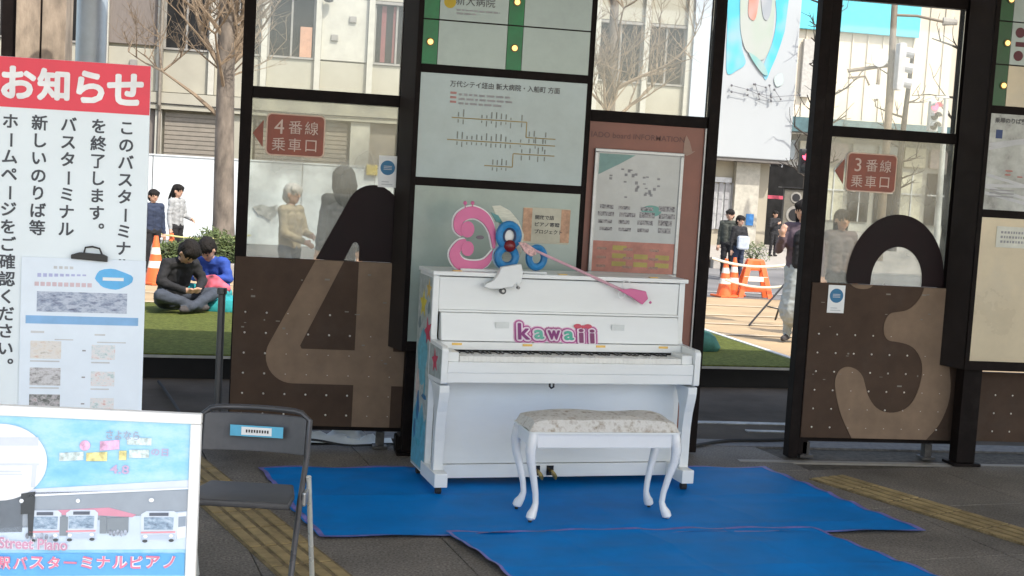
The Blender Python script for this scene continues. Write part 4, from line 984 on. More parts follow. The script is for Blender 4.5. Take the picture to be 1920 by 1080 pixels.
o = gb.build('cloth_bag', M('bag_green', (.03, .13, .10), .8, var=.25, scale=10, bump=.4), None, smooth=True); o.location = (p0.x, p0.y, .178); tag(o, 'dark green slumped bag on the turf beside the information board', 'bag')

# ------------------------------------------------------------------ buildings across the road
m_fac = M('facade_cream', (.33, .315, .255), .8, spec=.2, var=.08, scale=.8, bump=.05, dirt=.25, dirtcol=(.21, .195, .155))
m_mul = M('mullion_cream', (.40, .39, .335), .8, var=.06)
m_win = M('window_dark', (.012, .012, .012), .45, spec=.15, var=.4, scale=2)
m_brn = M('blind_brown', (.155, .132, .115), .7, var=.1, stretch=(9, 9, 1))
m_shut = M('shutter_grey', (.215, .19, .155), .7, var=.1)
m_wf = M('window_frame_grey', (.22, .21, .19), .6)
FA = 34.5
ba = empty('office_building', (3, FA, 0), 0, 'cream panelled office building with dark windows across the road', 'building')
def bxa(nm, x0, x1, y0, y1, z0, z1, mat, par=None, bev=0): return MB().box(x0-3, x1-3, y0, y1, z0, z1).build(nm, mat, par or ba, bev)
bxa('wall', -12, 11.6, .25, 9, -.5, 9.6, m_fac)
mull = [-8.4, -7.07, -5.74, -4.4, -3.06, -1.78, -.48, .88, 2.23, 3.57, 4.91, 6.25, 7.25, 8.25, 9.62, 10.82]
for x in mull: bxa('mullion', x-.075, x+.075, -.03, .249, 3.30, 9.5, m_mul)
bxa('floor_band', -12, 11.6, -.08, .24, 2.86, 3.28, m_fac)
kinds = ['win', 'win', 'win', 'brn', 'win', 'win', 'win', 'blank', 'win', 'win', 'win', 'win', 'win', 'win', 'win']
for i in range(len(mull)-1):
    x0, x1 = mull[i]+.08, mull[i+1]-.08
    bxa('spandrel_panel', x0, x1, .10, .249, 3.30, 4.36, m_fac, bev=.01); bxa('spandrel_panel', x0, x1, .10, .249, 6.02, 7.3, m_fac, bev=.01)
    k = kinds[i]
    if k == 'blank': bxa('blank_panel', x0, x1, .09, .249, 4.40, 6.0, m_mul, bev=.01); continue
    if k == 'brn': bxa('blind_panel', x0, x1, .12, .249, 4.45, 6.0, m_brn); continue
    wdw = bxa('window', x0+.0, x1-.0, .05, .249, 4.37, 4.42, m_wf)
    bxa('window_head', x0, x1, .05, .249, 5.93, 6.0, m_wf); 
    bxa('window_pane', x0+.01, x1-.01, .20, .245, 4.425, 5.925, m_win, wdw)
    for q in (0, .5, 1): bxa('window_frame', x0+(x1-x0-.05)*q, x0+(x1-x0-.05)*q+.05, .14, .199, 4.425, 5.925, m_wf, wdw)
bxa('curtain', 2.50, 2.62, .19, .199, 4.45, 5.9, M('curtain_red', (.16, .05, .05), .8)); bxa('curtain', 2.8, 2.92, .19, .199, 4.45, 5.9, M('curtain_red', (.16, .05, .05), .8)); bxa('curtain', 3.12, 3.2, .19, .199, 4.45, 5.9, M('curtain_red', (.16, .05, .05), .8))
bxa('window_box', .42, .72, .10, .19, 4.43, 5.2, M('box_salmon', (.40, .22, .14), .7))
bxa('pilaster', 10.9, 11.6, -.12, .248, -.4, 9.6, M('pilaster_white', (.40, .45, .50), .6, var=.04))
# ground floor
def shutter(x0, x1, z0, z1):
    s_ = bxa('shutter', x0, x1, .16, .249, z0, z1, m_shut)
    n_ = int((z1-z0)/.11)
    for i in range(n_): bxa('shutter_slat', x0+.01, x1-.01, .135, .159, z0+i*(z1-z0)/n_+.006, z0+(i+1)*(z1-z0)/n_-.014, m_shut, s_)
shutter(-2.9, -1.5, .4, 2.80); shutter(-.62, 1.75, .4, 2.80)
bxa('pier', 1.82, 2.32, .0, .249, -.4, 2.85, m_mul); bxa('pier', -3.12, -2.96, .0, .249, -.4, 2.85, m_mul); bxa('pier', -1.45, -.68, .05, .249, -.4, 2.85, m_fac)
bxa('beige_panel', 2.33, 3.0, .12, .249, -.4, 2.84, m_shut); bxa('small_window', 3.02, 3.35, .1, .249, 1.9, 2.6, m_win)
bxa('grey_door', -4.2, -3.14, .12, .249, -.4, 2.84, m_brn)
lp = MB(); lp.lathe([(.05, 0), (.12, .03), (.12, .09), (.05, .12)], (1.1-3, -.1, 5.85)); lp.build('wall_lamp', m_black, ba, smooth=True)
MB().tube([(-3.02-3, .0, -.3), (-3.02-3, .0, 2.8), (-3.02-3, -.14, 2.95), (-3.02-3, -.14, 9.4)], .05, 10).build('downpipe', m_shut, ba, smooth=True)
for x_v, z_v in ((1.3, 4.9), (1.75, 5.4), (-3.7, 3.9)): MB().box(x_v-3.09, x_v-2.91, .03, .089, z_v, z_v+.16).build('wall_vent', m_wf, ba, .01)
MB().tube([(-9, -.09, 3.02), (-2, -.11, 2.97), (3, -.10, 3.01), (8.4, -.09, 2.96)], .014, 5).build('wall_cable', m_black, ba)
# white hoarding
hb = empty('hoarding', (-3, 33.0, 0), 0, 'long white construction hoarding in front of the office building', 'hoarding')
m_hb = M('hoarding_white', (.52, .55, .555), .7, spec=.2, var=.05, scale=.6, dirt=.2, dirtcol=(.34, .35, .34))
i = 0; x = -9.0
while x < 11.9:
    MB().box(x+.008, x+1.79, 0, .05, -.36, 1.68).build('hoarding_panel', m_hb, hb, .008); x += 1.8
for x in range(-9, 13, 2): MB().box(x-.02, x+.02, .051, .09, -.36, 1.7).build('post', m_steel, hb)
MB().box(-9, 12, -.02, .07, 1.683, 1.72).build('cap_rail', m_hb, hb)
yb = MB().box(2.31-.14, 2.31+.14, 32.90, 32.975, 1.62-.12, 1.62+.14).build('yellow_box', M('box_yellow', (.55, .42, .06), .5), None, .02); tag(yb, 'small yellow box fixed at the top of the hoarding', 'box')
tp_ = [(atY(px, py, 32.97).x, atY(px, py, 32.97).z) for px, py in ((474, 388), (490, 383), (505, 388), (520, 384), (524, 396), (514, 404), (506, 414), (496, 405), (484, 402))]
tag(MB().prism(tp_, 32.955, 32.985).build('torn_poster', M('torn_grey', (.30, .30, .28), .8, var=.4, scale=12), None), 'grey torn poster remains on the white hoarding', 'poster')

# building with a big painted screen
FB = 44.0
bb = empty('screen_building', (16, FB, 0), 0, 'white building with colourful balloon picture on its overhanging upper wall', 'building')
def bxb(nm, p0, p1, y0, y1, mat, bev=0, par=None):
    a = atY(p0[0], p0[1], FB+y0); b = atY(p1[0], p1[1], FB+y0)
    return MB().box(a.x-16, b.x-16, y0, y1, b.z, a.z).build(nm, mat, par or bb, bev)
m_wb = M('screen_white', (.37, .395, .41), .6, var=.03, scale=.3)
MB().box(-1.3, 1.78, 0, 4, 2.78, 16).build('upper_wall', m_wb, bb, .03)
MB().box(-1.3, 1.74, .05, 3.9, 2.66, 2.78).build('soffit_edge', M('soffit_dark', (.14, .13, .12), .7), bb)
MB().box(-2.5, 1.4, .9, 4, -.5, 2.66).build('lower_wall', M('lower_cream', (.36, .325, .25), .7, var=.06, scale=1), bb)
MB().box(.05, .95, .6, .899, -.5, 2.65).build('pier', M('pier_cream', (.42, .40, .34), .7), bb, .02)
def scr(nm, pix, col, d):
    pts = []
    for q in pix: p = atY(q[0], q[1], FB-.02*d); pts.append((p.x-16, p.z))
    MB().prism(pts, -.02*d, -.02*d+.015).build(nm, PM('scr_%s' % nm, [tuple(c*.9 for c in col), col, tuple(c*.55+.17 for c in col), tuple(c*.3+.27 for c in col)], .75, (1, 1, .7), .6, 2), bb)
def sm(pix, n=6):
    o = []; k = len(pix)
    for i in range(k):
        a, b, c, d = pix[i-1], pix[i], pix[(i+1) % k], pix[(i+2) % k]
        for j in range(n):
            t_ = j/n; o.append(tuple(.5*((2*q)+(-p+r_)*t_+(2*p-5*q+4*r_-s_)*t_*t_+(-p+3*q-3*r_+s_)*t_**3) for p, q, r_, s_ in zip(a, b, c, d)))
    return o
scr('blue_left', sm([(1366, -60), (1392, -60), (1390, 30), (1392, 90), (1398, 118), (1382, 132), (1364, 138), (1362, 100), (1364, 40)]), (.08, .40, .52), 1)
scr('blue_right', sm([(1452, -60), (1482, -60), (1474, 40), (1466, 76), (1454, 110), (1446, 128), (1436, 150), (1430, 128), (1448, 80), (1456, 30)]), (.07, .40, .52), 1)
scr('balloon', sm([(1396, -40), (1450, -40), (1452, 30), (1444, 88), (1430, 112), (1412, 104), (1396, 88), (1388, 40)]), (.33, .38, .33), 2)
scr('balloon_shade', sm([(1404, 98), (1420, 108), (1432, 120), (1440, 140), (1430, 138), (1416, 120)]), (.17, .38, .36), 3)
scr('red_shape', sm([(1408, -20), (1424, -20), (1420, 20), (1414, 38), (1404, 30), (1404, 5)]), (.50, .16, .10), 3)
scr('grey_shape', sm([(1428, -20), (1446, -20), (1446, 20), (1438, 38), (1430, 26)]), (.25, .28, .31), 3)
scr('green_patch', sm([(1452, 146), (1466, 138), (1468, 156), (1456, 162)]), (.40, .52, .50), 2)
g_ = bxb('grid_door', (1338, 345), (1374, 430), .85, .9, M('door_white', (.45, .46, .45), .5))
for k in range(4):
    bxb('door_bar', (1337+k*12, 343), (1338.5+k*12, 430), .80, .849, m_mgrey)
for y_ in (345, 372, 400, 429): bxb('door_bar', (1337, y_), (1375, y_+1.5), .78, .799, m_mgrey)
bxb('name_plate', (1332, 331), (1372, 343), .82, .9, m_lgrey)
for k, y_ in enumerate((352, 362, 372, 382)): bxb('plaque', (1391, y_), (1396, y_+7), .82, .899, m_mgrey)
bxb('blue_notice', (1400, 401), (1412, 423), .55, .6, M('notice_blue', (.04, .20, .50), .5))
MB().box(1.45, 3.6, 3.0, 3.3, -.5, 2.6).build('dark_shopfront', m_win, bb)
bxb('red_awning', (1440, 366), (1470, 374), 1.2, 2.4, M('awning_red', (.45, .06, .10), .6))
wr = MB()
for (a, b) in (((1372, 160), (1402, 168)), ((1372, 172), (1402, 178)), ((1414, 158), (1436, 164)), ((1416, 158), (1424, 186)), ((1424, 176), (1446, 180)), ((1443, 160), (1446, 190)), ((1452, 168), (1464, 186)), ((1446, 182), (1500, 178)), ((1402, 168), (1446, 188))):
    p, q = atY(a[0], a[1], FB-.12), atY(b[0], b[1], FB-.12); wr.tube([(p.x-16, -.12, p.z), (q.x-16, -.12, q.z)], .010, 5); wr.ball((p.x-16, -.12, p.z), .045, n=8, m=5); wr.ball((q.x-16, -.12, q.z), .04, n=8, m=5)
wr.build('wire_ornament', M('wire_dark', (.14, .14, .15), .5), bb)

# far department store with cyan sign band
FC = 70.0
bc = empty('department_store', (35, FC, 0), 0, 'large pale cream department store with cyan sign band', 'building')
m_st = M('store_cream', (.60, .53, .42), .7, var=.06, scale=.3, bump=.05, stretch=(4, 4, .4))
MB().box(-10, 12, 0, 20, 5.9, 24).build('upper_wall', m_st, bc)
for i in range(24): MB().box(-10+i*.92, -9.93+i*.92, -.08, -.001, 6.0, 23.9).build('wall_rib', m_st, bc)
MB().box(-7.25, .3, -.35, -.09, 10.75, 12.6).build('sign_band', M('sign_cyan', (.10, .50, .60), .4, var=.06, scale=.5), bc, .03)
MB().box(3.0, 12, -.25, -.09, 12.1, 24).build('grey_panel', M('store_grey', (.38, .37, .34), .7), bc)
MB().box(-6.5, -5.9, -.3, -.09, 7.0, 10.2).build('side_sign', M('store_grey', (.38, .37, .34), .7), bc)
MB().box(-9.5, 12, -.9, 0, 5.05, 5.85).build('canopy', M('canopy_teal', (.06, .12, .13), .5, var=.3, scale=1.2), bc)
MB().box(-9.5, 12, .6, 1, -.5, 5.04).build('lower_wall', M('store_low', (.36, .35, .31), .7, var=.2, scale=.4), bc)
for i in range(13):
    x = -9.2+i*1.6; w_ = MB().box(x, x+1.25, .5, .59, .2, 3.2).build('shop_window', m_win if i % 3 else M('shop_lit', (.5, .48, .38), .5), bc)
    MB().box(x, x+1.25, .42, .499, 1.9, 1.98).build('transom', m_lgrey, w_); MB().box(x+.6, x+.66, .43, .498, .2, 3.2).build('window_frame', m_lgrey, w_)
    MB().box(x, x+1.3, .38, .59, 3.5, 4.6).build('fascia', M('fascia_%d' % (i % 4), [(.40, .40, .37), (.30, .33, .33), (.48, .44, .33), (.36, .30, .28)][i % 4], .6, var=.1), bc)

# ------------------------------------------------------------------ trees
m_bark = M('bark_grey', (.15, .125, .10), .9, var=.35, scale=7, bump=.8, bscale=18, stretch=(1, 1, .35))
m_twig = M('twig_tan', (.22, .165, .11), .9, var=.2)
m_barkd = M('bark_dark', (.045, .037, .03), .9, var=.3, scale=7, bump=.6)
def tree(name, loc, h, r0, label, seed, limbs, mats, depth=4, twig=.006, lean=(0, 0), trunk_top=None, spread=.55, reps=3):
    rnd = random.Random(seed); e = empty(name, loc, 0, label, 'tree', 'bare winter trees along the street')
    tp = []; n_ = 9
    for i in range(n_+1):
        t_ = i/n_; tp.append(Vector((lean[0]*t_+.05*math.sin(3*t_+seed)*r0*8, lean[1]*t_, h*t_)))
    rad = [r0*(1.25 if i == 0 else 1-.55*(i/n_)) for i in range(n_+1)]
    tk = MB(); tk.tube(tp, rad, 12); tk.build('trunk', mats[0], e, smooth=True)
    cr = MB()
    def grow(p, d, L_, r_, lev):
        pts = [p]; q = p; dd = d.copy(); k = 4
        for i in range(k):
            dd = (dd+Vector((rnd.uniform(-1, 1), rnd.uniform(-1, 1), rnd.uniform(-.4, .9)))*.16).normalized(); q = q+dd*(L_/k); pts.append(q)
        cr.tube(pts, [max(twig*.6, r_*(1-.16*i)) for i in range(k+1)], 5 if lev > 1 else 4)
        if lev <= 0: return
        for i in range(reps+ (1 if lev > 2 else 0)):
            b = pts[rnd.choice([1, 2, 3, 4])]; a = Vector((rnd.uniform(-1, 1), rnd.uniform(-1, 1), rnd.uniform(-.25, 1.0))).normalized()
            grow(b, (dd*(1-spread)+a*spread).normalized(), L_*rnd.uniform(.5, .78), max(twig, r_*.5), lev-1)
    def at_h(z):
        t_ = max(0, min(.999, z/h))*n_; i = int(t_); return tp[i].lerp(tp[i+1], t_-i), rad[i]
    for (z, az, el, L_, rr) in limbs:
        p, _ = at_h(z); d = Vector((math.cos(R(az))*math.cos(R(el)), math.sin(R(az))*math.cos(R(el)), math.sin(R(el))))
        grow(p, d, L_, rr, depth)
    cr.build('crown', mats[1], e)
    return e
p = atD(425, 300, 24)
def limbs_rand(seed, n, z0, z1, L0, L1, r_, el=(20, 60)):
    rr = random.Random(seed); return [(rr.uniform(z0, z1), rr.uniform(0, 360), rr.uniform(*el), rr.uniform(L0, L1), r_) for _ in range(n)]
tree('street_tree', (p.x, p.y, gz(p.y)-.02), 8.5, .205, 'bare tree with thick grey trunk left of gate 4', 3, [(2.75, 170, 42, 1.5, .05), (3.6, 150, 50, 1.8, .06), (3.7, 20, 50, 1.6, .06), (4.2, 200, 45, 1.6, .05), (4.4, 330, 40, 1.6, .05)]+limbs_rand(5, 13, 3.2, 6.5, 1.1, 1.8, .045, (35, 75)), (m_bark, m_twig), 4, .004, reps=3)
p = atD(1150, 100, 27)
tree('street_tree', (p.x, p.y, gz(p.y)-.02), 8, .15, 'bare tree seen through glass above the information board', 8, [(3.2, 10, 45, 1.3, .05), (3.5, 190, 35, 1.2, .04), (3.9, 350, 35, 1.4, .05), (4.3, 170, 40, 1.2, .04)]+limbs_rand(6, 7, 3.2, 6.5, .9, 1.5, .04, (35, 75)), (m_bark, m_twig), 4, .0045)
for i, (px, D, h, r_, lb) in enumerate(((1540, 46, 10, .14, 'slim bare tree between screen building and gate 3 post'), (1690, 50, 7.6, .16, 'bare tree with knobbly limbs behind the street light pole'), (1790, 44, 9.5, .13, 'slim bare tree with short branches near the traffic signal'), (1510, 56, 7, .10, 'thin bare tree in front of far store left of gate 3'))):
    p = atD(px-(6 if i == 0 else 0), 250, D); q = random.Random(30+i)
    lim = []
    z = 2.4
    while z < h-.6: lim.append((z, q.choice([0, 180, 20, 160, 200, 340])+q.uniform(-25, 25), q.uniform(0, 35), q.uniform(.7, 1.5), .05)); z += q.uniform(.35, .7)
    tree('street_tree', (p.x, p.y, -.37), h, r_, lb, 40+i, lim, (m_barkd, m_barkd), 2, .014, lean=(.2, 0), spread=.6, reps=2)

# planter with shrubs (left)
m_stone = M('planter_stone', (.30, .28, .25), .85, var=.2, scale=3, bump=.4, bscale=20)
m_leaf = M('shrub_leaf', (.075, .105, .03), .7, var=.5, scale=6)
def planter(px0, px1, py, D, label):
    a = atD(px0, py, D); b = atD(px1, py, D); z0 = gz(a.y)
    e = empty('planter_kerb', (a.x, a.y, z0), 0, label, 'planter')
    L_ = b.x-a.x; n_ = max(1, int(L_/.55))
    for i in range(n_): MB().box(i*L_/n_+.01, (i+1)*L_/n_-.01, -.12, .12, -.05, .27).build('kerb_stone', m_stone, e, .02)
    MB().box(0, L_, .12, 1.1, -.05, .2).build('soil', M('soil', (.07, .05, .035), .95), e)
    return e, a, L_, z0
def shrub(loc, w_, h, label, seed, n=900):
    r_ = random.Random(seed); e = empty('shrub', loc, 0, label, 'shrub', 'shrubs in the street planters')
    mb = MB(); st = MB()
    for i in range(9):
        a = r_.uniform(0, 6.28); st.tube([(0, 0, 0), (w_*.3*math.cos(a), w_*.25*math.sin(a), h*.6)], [.012, .006], 4)
    for i in range(n):
        a = r_.uniform(0, 6.28); t_ = r_.random()**.5; z = h*(.12+.88*r_.random()); k = w_*.5*t_*(1-.45*(z/h)**2)*r_.uniform(.7, 1.15)
        c = Vector((k*math.cos(a), k*math.sin(a)*.7, z+.06*math.sin(a*5))); u = Vector((r_.uniform(-1, 1), r_.uniform(-1, 1), r_.uniform(-.2, 1))).normalized(); v = u.orthogonal().normalized(); s_ = r_.uniform(.02, .045)
        mb.add([c-u*s_, c+v*s_*.4, c+u*s_*1.3, c-v*s_*.4], [(0, 1, 2, 3)])
    st.build('stem', m_barkd, e); mb.build('foliage', m_leaf, e)
e, a, L_, z0 = planter(286, 470, 470, 21.2, 'low stone planter kerb behind the two people sitting on turf')
for i, (px, w_, h, lb) in enumerate(((362, .55, .45, 'small green shrub left in the stone planter'), (400, .75, .62, 'largest green shrub in the middle of the stone planter'), (432, .5, .5, 'green shrub at the right of the stone planter beside trunk'), (318, .5, .34, 'low shrub at the left end of stone planter'))):
    q = atD(px, 440, 21.8); shrub((q.x, q.y, z0+.18), w_*1.1, h*.95, lb, 60+i)
e, a, L_, z0 = planter(1335, 1440, 478, 33.5, 'rough stone planter kerb behind the standing pair')
q = atD(1415, 460, 34.2); shrub((q.x, q.y, z0+.15), .9, .5, 'brownish shrub in planter behind the orange cones', 77, 500)

# ------------------------------------------------------------------ street furniture
m_pole = M('pole_tan', (.17, .13, .09), .6, var=.15)
m_polew = M('pole_white', (.50, .50, .47), .5, var=.05)
def P_(px, py, D): return atD(px, py, D)
D0 = 42
sl = empty('street_lamp', (P_(1662, 300, D0).x, P_(1662, 300, D0).y, -.35), 0, 'tan street lamp with long side arm over the junction', 'street lamp')
O = sl.location
top = P_(1678, 0, D0); lam = P_(1775, 42, D0); j1 = P_(1676, 28, D0); arm0 = P_(1590, 133, D0); arm1 = P_(1670, 122, D0)
def rel(v): return (v.x-O.x, v.y-O.y, v.z-O.z)
MB().tube([(0, 0, 0), rel(P_(1665, 230, D0)), rel(top), rel(P_(1679, -14, D0))], [.15, .12, .10, .03], 10).build('pole', m_pole, sl, smooth=True)
MB().tube([rel(j1), rel(P_(1720, 30, D0)), rel(lam)], .045, 8).build('side_arm', m_pole, sl)
MB().tube([rel(P_(1768, 40, D0)), rel(P_(1795, 42, D0))], [.14, .09], 8, sx=.5).build('lamp_head', M('lamp_head', (.30, .28, .25), .5), sl)
MB().tube([rel(arm0), rel(arm1)], .06, 8).build('signal_arm', m_pole, sl); MB().tube([rel(P_(1590, 146, D0)), rel(P_(1622, 143, D0)), rel(P_(1630, 160, D0))], .035, 6).build('brace', m_pole, sl)
rs = empty('round_sign', P_(1650, 108, D0-.2), 0, 'white round sign back hanging from the lamp arm', 'sign')
MB().prism(ell(0, 0, .29, .29), 0, .03).build('disc', M('sign_back', (.50, .52, .52), .5), rs); MB().box(-.03, .03, .03, .06, -.9, .3).build('bracket', m_pole, rs)
ws_ = empty('plate_sign', P_(1646, 172, D0-.2), 0, 'white square plate sign below the round sign', 'sign')
MB().box(-.26, .26, 0, .03, -.22, .22).build('plate', M('plate_white', (.58, .62, .66), .5), ws_, .01); MB().box(-.03, .03, .031, .06, -.3, .4).build('bracket', m_pole, ws_)
vs_ = empty('traffic_signal', P_(1686, 125, D0-.3), 0, 'grey traffic signal seen side on at the lamp pole', 'traffic signal')
MB().prism(rrect(-.10, .14, -.75, .75, .08), -.15, .15).build('signal_case', M('signal_grey', (.42, .41, .42), .5), vs_, .02)
for z in (-.48, 0, .48): MB().tube([(.14, 0, z), (.42, -.05, z-.04)], [.15, .16], 12).build('visor', M('visor_grey', (.40, .40, .41), .5), vs_)
# red pedestrian-style vertical signal on a white pole
wpz = P_(1770, 300, 40)
wp_ = empty('signal_pole', (wpz.x, wpz.y, -.35), 0, 'slender white pole carrying the red signal', 'pole')
q = P_(1775, 178, 40); MB().tube([(0, 0, 0), (q.x-wpz.x, q.y-wpz.y, q.z+.35)], [.10, .075], 10).build('shaft', m_polew, wp_, smooth=True)
q2 = P_(1748, 182, 40); MB().tube([(q.x-wpz.x, 0, q.z+.25), (q2.x-wpz.x, 0, q2.z+.35)], .03, 6).build('arm', m_polew, wp_)
def signal(px, py, D, s_, label, nl=3, lit=0, case=(.40, .42, .40)):
    e = empty('traffic_signal', P_(px, py, D), 0, label, 'traffic signal')
    MB().prism(rrect(-.19*s_, .19*s_, -.2*s_-.38*s_*(nl-1), .22*s_, .05*s_), -.05, .12).build('signal_case', M('signal_case_%d' % int(case[0]*100), case, .5), e, .02)
    for i in range(nl):
        z = -.38*s_*i; on = i == lit
        a = MB(); a.ball((0, -.06, z), .15*s_, .05, .15*s_, 14, 8); a.build('lens', M('lens_red', (.8, .1, .14), .3, emit=(1, .08, .14), estr=1.6) if on else M('lens_dark', (.05, .06, .06), .3), e, smooth=True)
        v = MB(); v.add([(.17*s_*math.cos(R(t_)), yy, z+.17*s_*math.sin(R(t_))) for yy in (-.052, -.30) for t_ in range(0, 181, 20)], [(i_, i_+1, 11+i_, 10+i_) for i_ in range(9)]); v.build('visor', M('signal_case_%d' % int(case[0]*100), case, .5), e)
    return e
signal(1752, 200, 39.7, .78, 'pale three lens traffic signal lit red on white pole')
e = signal(1511, 292, 34, .80, 'dark pedestrian signal lit red left of gate 3', 2, 0, (.03, .03, .03))
q = P_(1530, 292, 34); MB().tube([(q.x-e.location.x, .1, -e.location.z-.35), (q.x-e.location.x, .1, .5)], .07, 8).build('pole', m_polew, e); 
bs = tag(MB().box(-.17, .17, -.02, .02, -.28, .28).build('blue_sign', M('sign_blue_pale', (.25, .38, .52), .5), None, .01), 'small pale blue sign plate beside the pedestrian signal', 'sign'); bs.location = P_(1527, 305, 33.6)
# traffic cones / barriers
m_or = M('cone_orange', (.72, .13, .03), .45, var=.10, scale=6)
m_cw = M('cone_band', (.70, .66, .58), .5)
def cone(px, py, D, label, h=.68):
    q = atD(px, py, D); e = empty('traffic_cone', (q.x, q.y, gz(q.y)), random.uniform(0, 1), label, 'traffic cone', 'orange cones along the road')
    MB().box(-.19, .19, -.19, .19, 0, .035).build('base', m_or, e, .01)
    def rr(z): return .15-(.15-.03)*(z/h)
    cuts = [.036, h*.34, h*.48, h*.62, h*.76, h]
    for i in range(5):
        MB().lathe([(rr(cuts[i]), cuts[i]), (rr(cuts[i+1]), cuts[i+1]-.0005)], n=18).build('cone_body' if i % 2 == 0 else 'reflective_band', m_or if i % 2 == 0 else m_cw, e, smooth=True)
cone(1358, 545, 24.6, 'orange traffic cone nearest the left of the pair', .72); cone(1374, 543, 25.0, 'orange traffic cone second from left beside the barrier', .74)
cone(321, 472, 23.3, 'orange traffic cone behind the person sitting in black', .68); cone(291, 500, 19.5, 'red orange cone at the edge of the notice board', .72)
br = empty('a_frame_barrier', (atD(1412, 545, 25).x, atD(1412, 545, 25).y, gz(24)), 0, 'orange A-frame barrier right of the traffic cones', 'barrier')
for s_ in (-1, 1):
    for yy in (-.15, .15): MB().hexa([(s_*.30-.05, yy-.025, 0), (s_*.30+.05, yy-.025, 0), (s_*.30+.05, yy+.025, 0), (s_*.30-.05, yy+.025, 0), (s_*.12-.05, yy*.3-.02, .70), (s_*.12+.05, yy*.3-.02, .70), (s_*.12+.05, yy*.3+.02, .70), (s_*.12-.05, yy*.3+.02, .70)]).build('leg', m_or, br)
MB().box(-.17, .17, -.06, .06, .52, .74).build('top_plate', m_or, br, .03)
for z in (.12, .32): MB().box(-.30+z*.2, .30-z*.2, -.16+z*.15, -.12+z*.15, z, z+.09).build('crosspiece', m_or if z < .2 else m_cw, br)
def tape(p, q, label, col, r_=.016):
    n_ = 14; mb = MB(); pts = []
    for i in range(n_+1):
        t_ = i/n_; v = p.lerp(q, t_); v.z -= .12*4*t_*(1-t_); pts.append(v)
    mb.tube(pts, r_, 6); tag(mb.build('barrier_rope', M('rope_%d' % int(col[0]*100), col, .5), None), label, 'rope')
tape(atD(255, 427, 23.2), atD(470, 441, 23.2), 'yellowish rope strung in front of the shrubs on the left', (.55, .52, .22))
tape(atD(1335, 484, 24.5), atD(1500, 492, 24.5), 'upper white rope strung over the cones on the right', (.62, .58, .45), .025)
tape(atD(1360, 524, 24.4), atD(1500, 530, 24.4), 'lower cream rope strung between the cones on the right', (.62, .50, .34), .022)
# loudspeaker on tripod
q = atD(1488, 390, 17.5); e = empty('loudspeaker', (q.x, q.y, q.z), R(-15), 'grey loudspeaker on a stand beside person in mauve cardigan', 'loudspeaker')
m_sp = M('speaker_grey', (.10, .095, .085), .6, var=.15)
MB().prismz([(-.17, -.16), (.17, -.16), (.13, .15), (-.13, .15)], -.26, .26).build('cabinet', m_sp, e, .015)
MB().box(-.155, .155, -.175, -.161, -.24, .24).build('grille', M('grille', (.16, .15, .12), .6, bump=.6, bscale=300), e, .004)
for z, r_ in ((.14, .075), (-.09, .12)):
    MB().tube([(0, -.172, z), (0, -.182, z)], [r_, r_*.95], 20).build('driver_rim', M('driver_rim', (.3, .29, .26), .5), e); MB().tube([(0, -.178, z), (0, -.184, z)], r_*.7, 18).build('driver_cone', m_black, e)
MB().box(-.20, .20, -.2, .18, .262, .275).build('top_cover', m_black, e)
q3 = e.location; ts = empty('tripod_stand', (q3.x, q3.y, gz(q3.y)), 0, 'thin black tripod stand under the loudspeaker', 'stand')
hz = q3.z-.26-gz(q3.y)
MB().tube([(0, 0, .15), (0, 0, hz)], .019, 8).build('pole', m_black, ts)
for az in (200, 320, 80): MB().tube([(0, 0, .62), (.62*math.cos(R(az)), .62*math.sin(R(az)), .012)], .014, 6).build('leg', m_black, ts)
for az in (200, 320, 80): MB().tube([(0, 0, .2), (.36*math.cos(R(az)), .36*math.sin(R(az)), .27)], .009, 6).build('brace', m_black, ts)

# ------------------------------------------------------------------ people
m_skin = M('skin', (.50, .30, .21), .55, var=.06); m_hair = M('hair_black', (.012, .010, .009), .8, spec=.25, bump=.8, bscale=60)
def cloth(n, c): return M('cloth_'+n, c, .85, var=.12, scale=14, bump=.25, bscale=35)
def capsule(bm, p, q, r0, r1, flat=1.0):
    p, q = Vector(p), Vector(q); d = q-p; L_ = max(d.length, 1e-4); d.normalize()
    u = d.orthogonal().normalized() if abs(d.z) > .99 or True else None; v = d.cross(u); n_ = 12; rings = []
    for k in range(-4, 1): a = k*math.pi/8; rings.append((p+d*(r0*math.sin(a)), r0*math.cos(a)))
    for k in range(0, 5): a = k*math.pi/8; rings.append((q+d*(r1*math.sin(a)), r1*math.cos(a)))
    vv = []
    for c, r_ in rings:
        r_ = max(r_, 1e-4); vv.append([bm.verts.new(c+u*(r_*math.cos(2*math.pi*j/n_))+v*(r_*math.sin(2*math.pi*j/n_))) for j in range(n_)])
    for i in range(len(vv)-1):
        for j in range(n_): bm.faces.new((vv[i][j], vv[i][(j+1) % n_], vv[i+1][(j+1) % n_], vv[i+1][j]))
    bm.faces.new(vv[0][::-1]); bm.faces.new(vv[-1])
def remesh(caps, name, voxel):
    bm = bmesh.new()
    for c in caps: capsule(bm, c[0], c[1], c[2], c[3])
    me = bpy.data.meshes.new('tmp'); bm.to_mesh(me); bm.free()
    o = bpy.data.objects.new('tmp', me); COL.objects.link(o)
    m_ = o.modifiers.new('r', 'REMESH'); m_.mode = 'VOXEL'; m_.voxel_size = voxel; m_.use_smooth_shade = True
    s_ = o.modifiers.new('s', 'SMOOTH'); s_.factor = .5; s_.iterations = 3
    bpy.context.view_layer.update(); dg = bpy.context.evaluated_depsgraph_get()
    out = bpy.data.meshes.new_from_object(o.evaluated_get(dg)); out.name = name
    bpy.data.objects.remove(o); bpy.data.meshes.remove(me); return out
def segd(p, a, b, r0, r1):
    d = b-a; L2 = d.length_squared; t_ = 0 if L2 < 1e-9 else max(0, min(1, (p-a).dot(d)/L2))
    return (p-(a+d*t_)).length-(r0+(r1-r0)*t_)
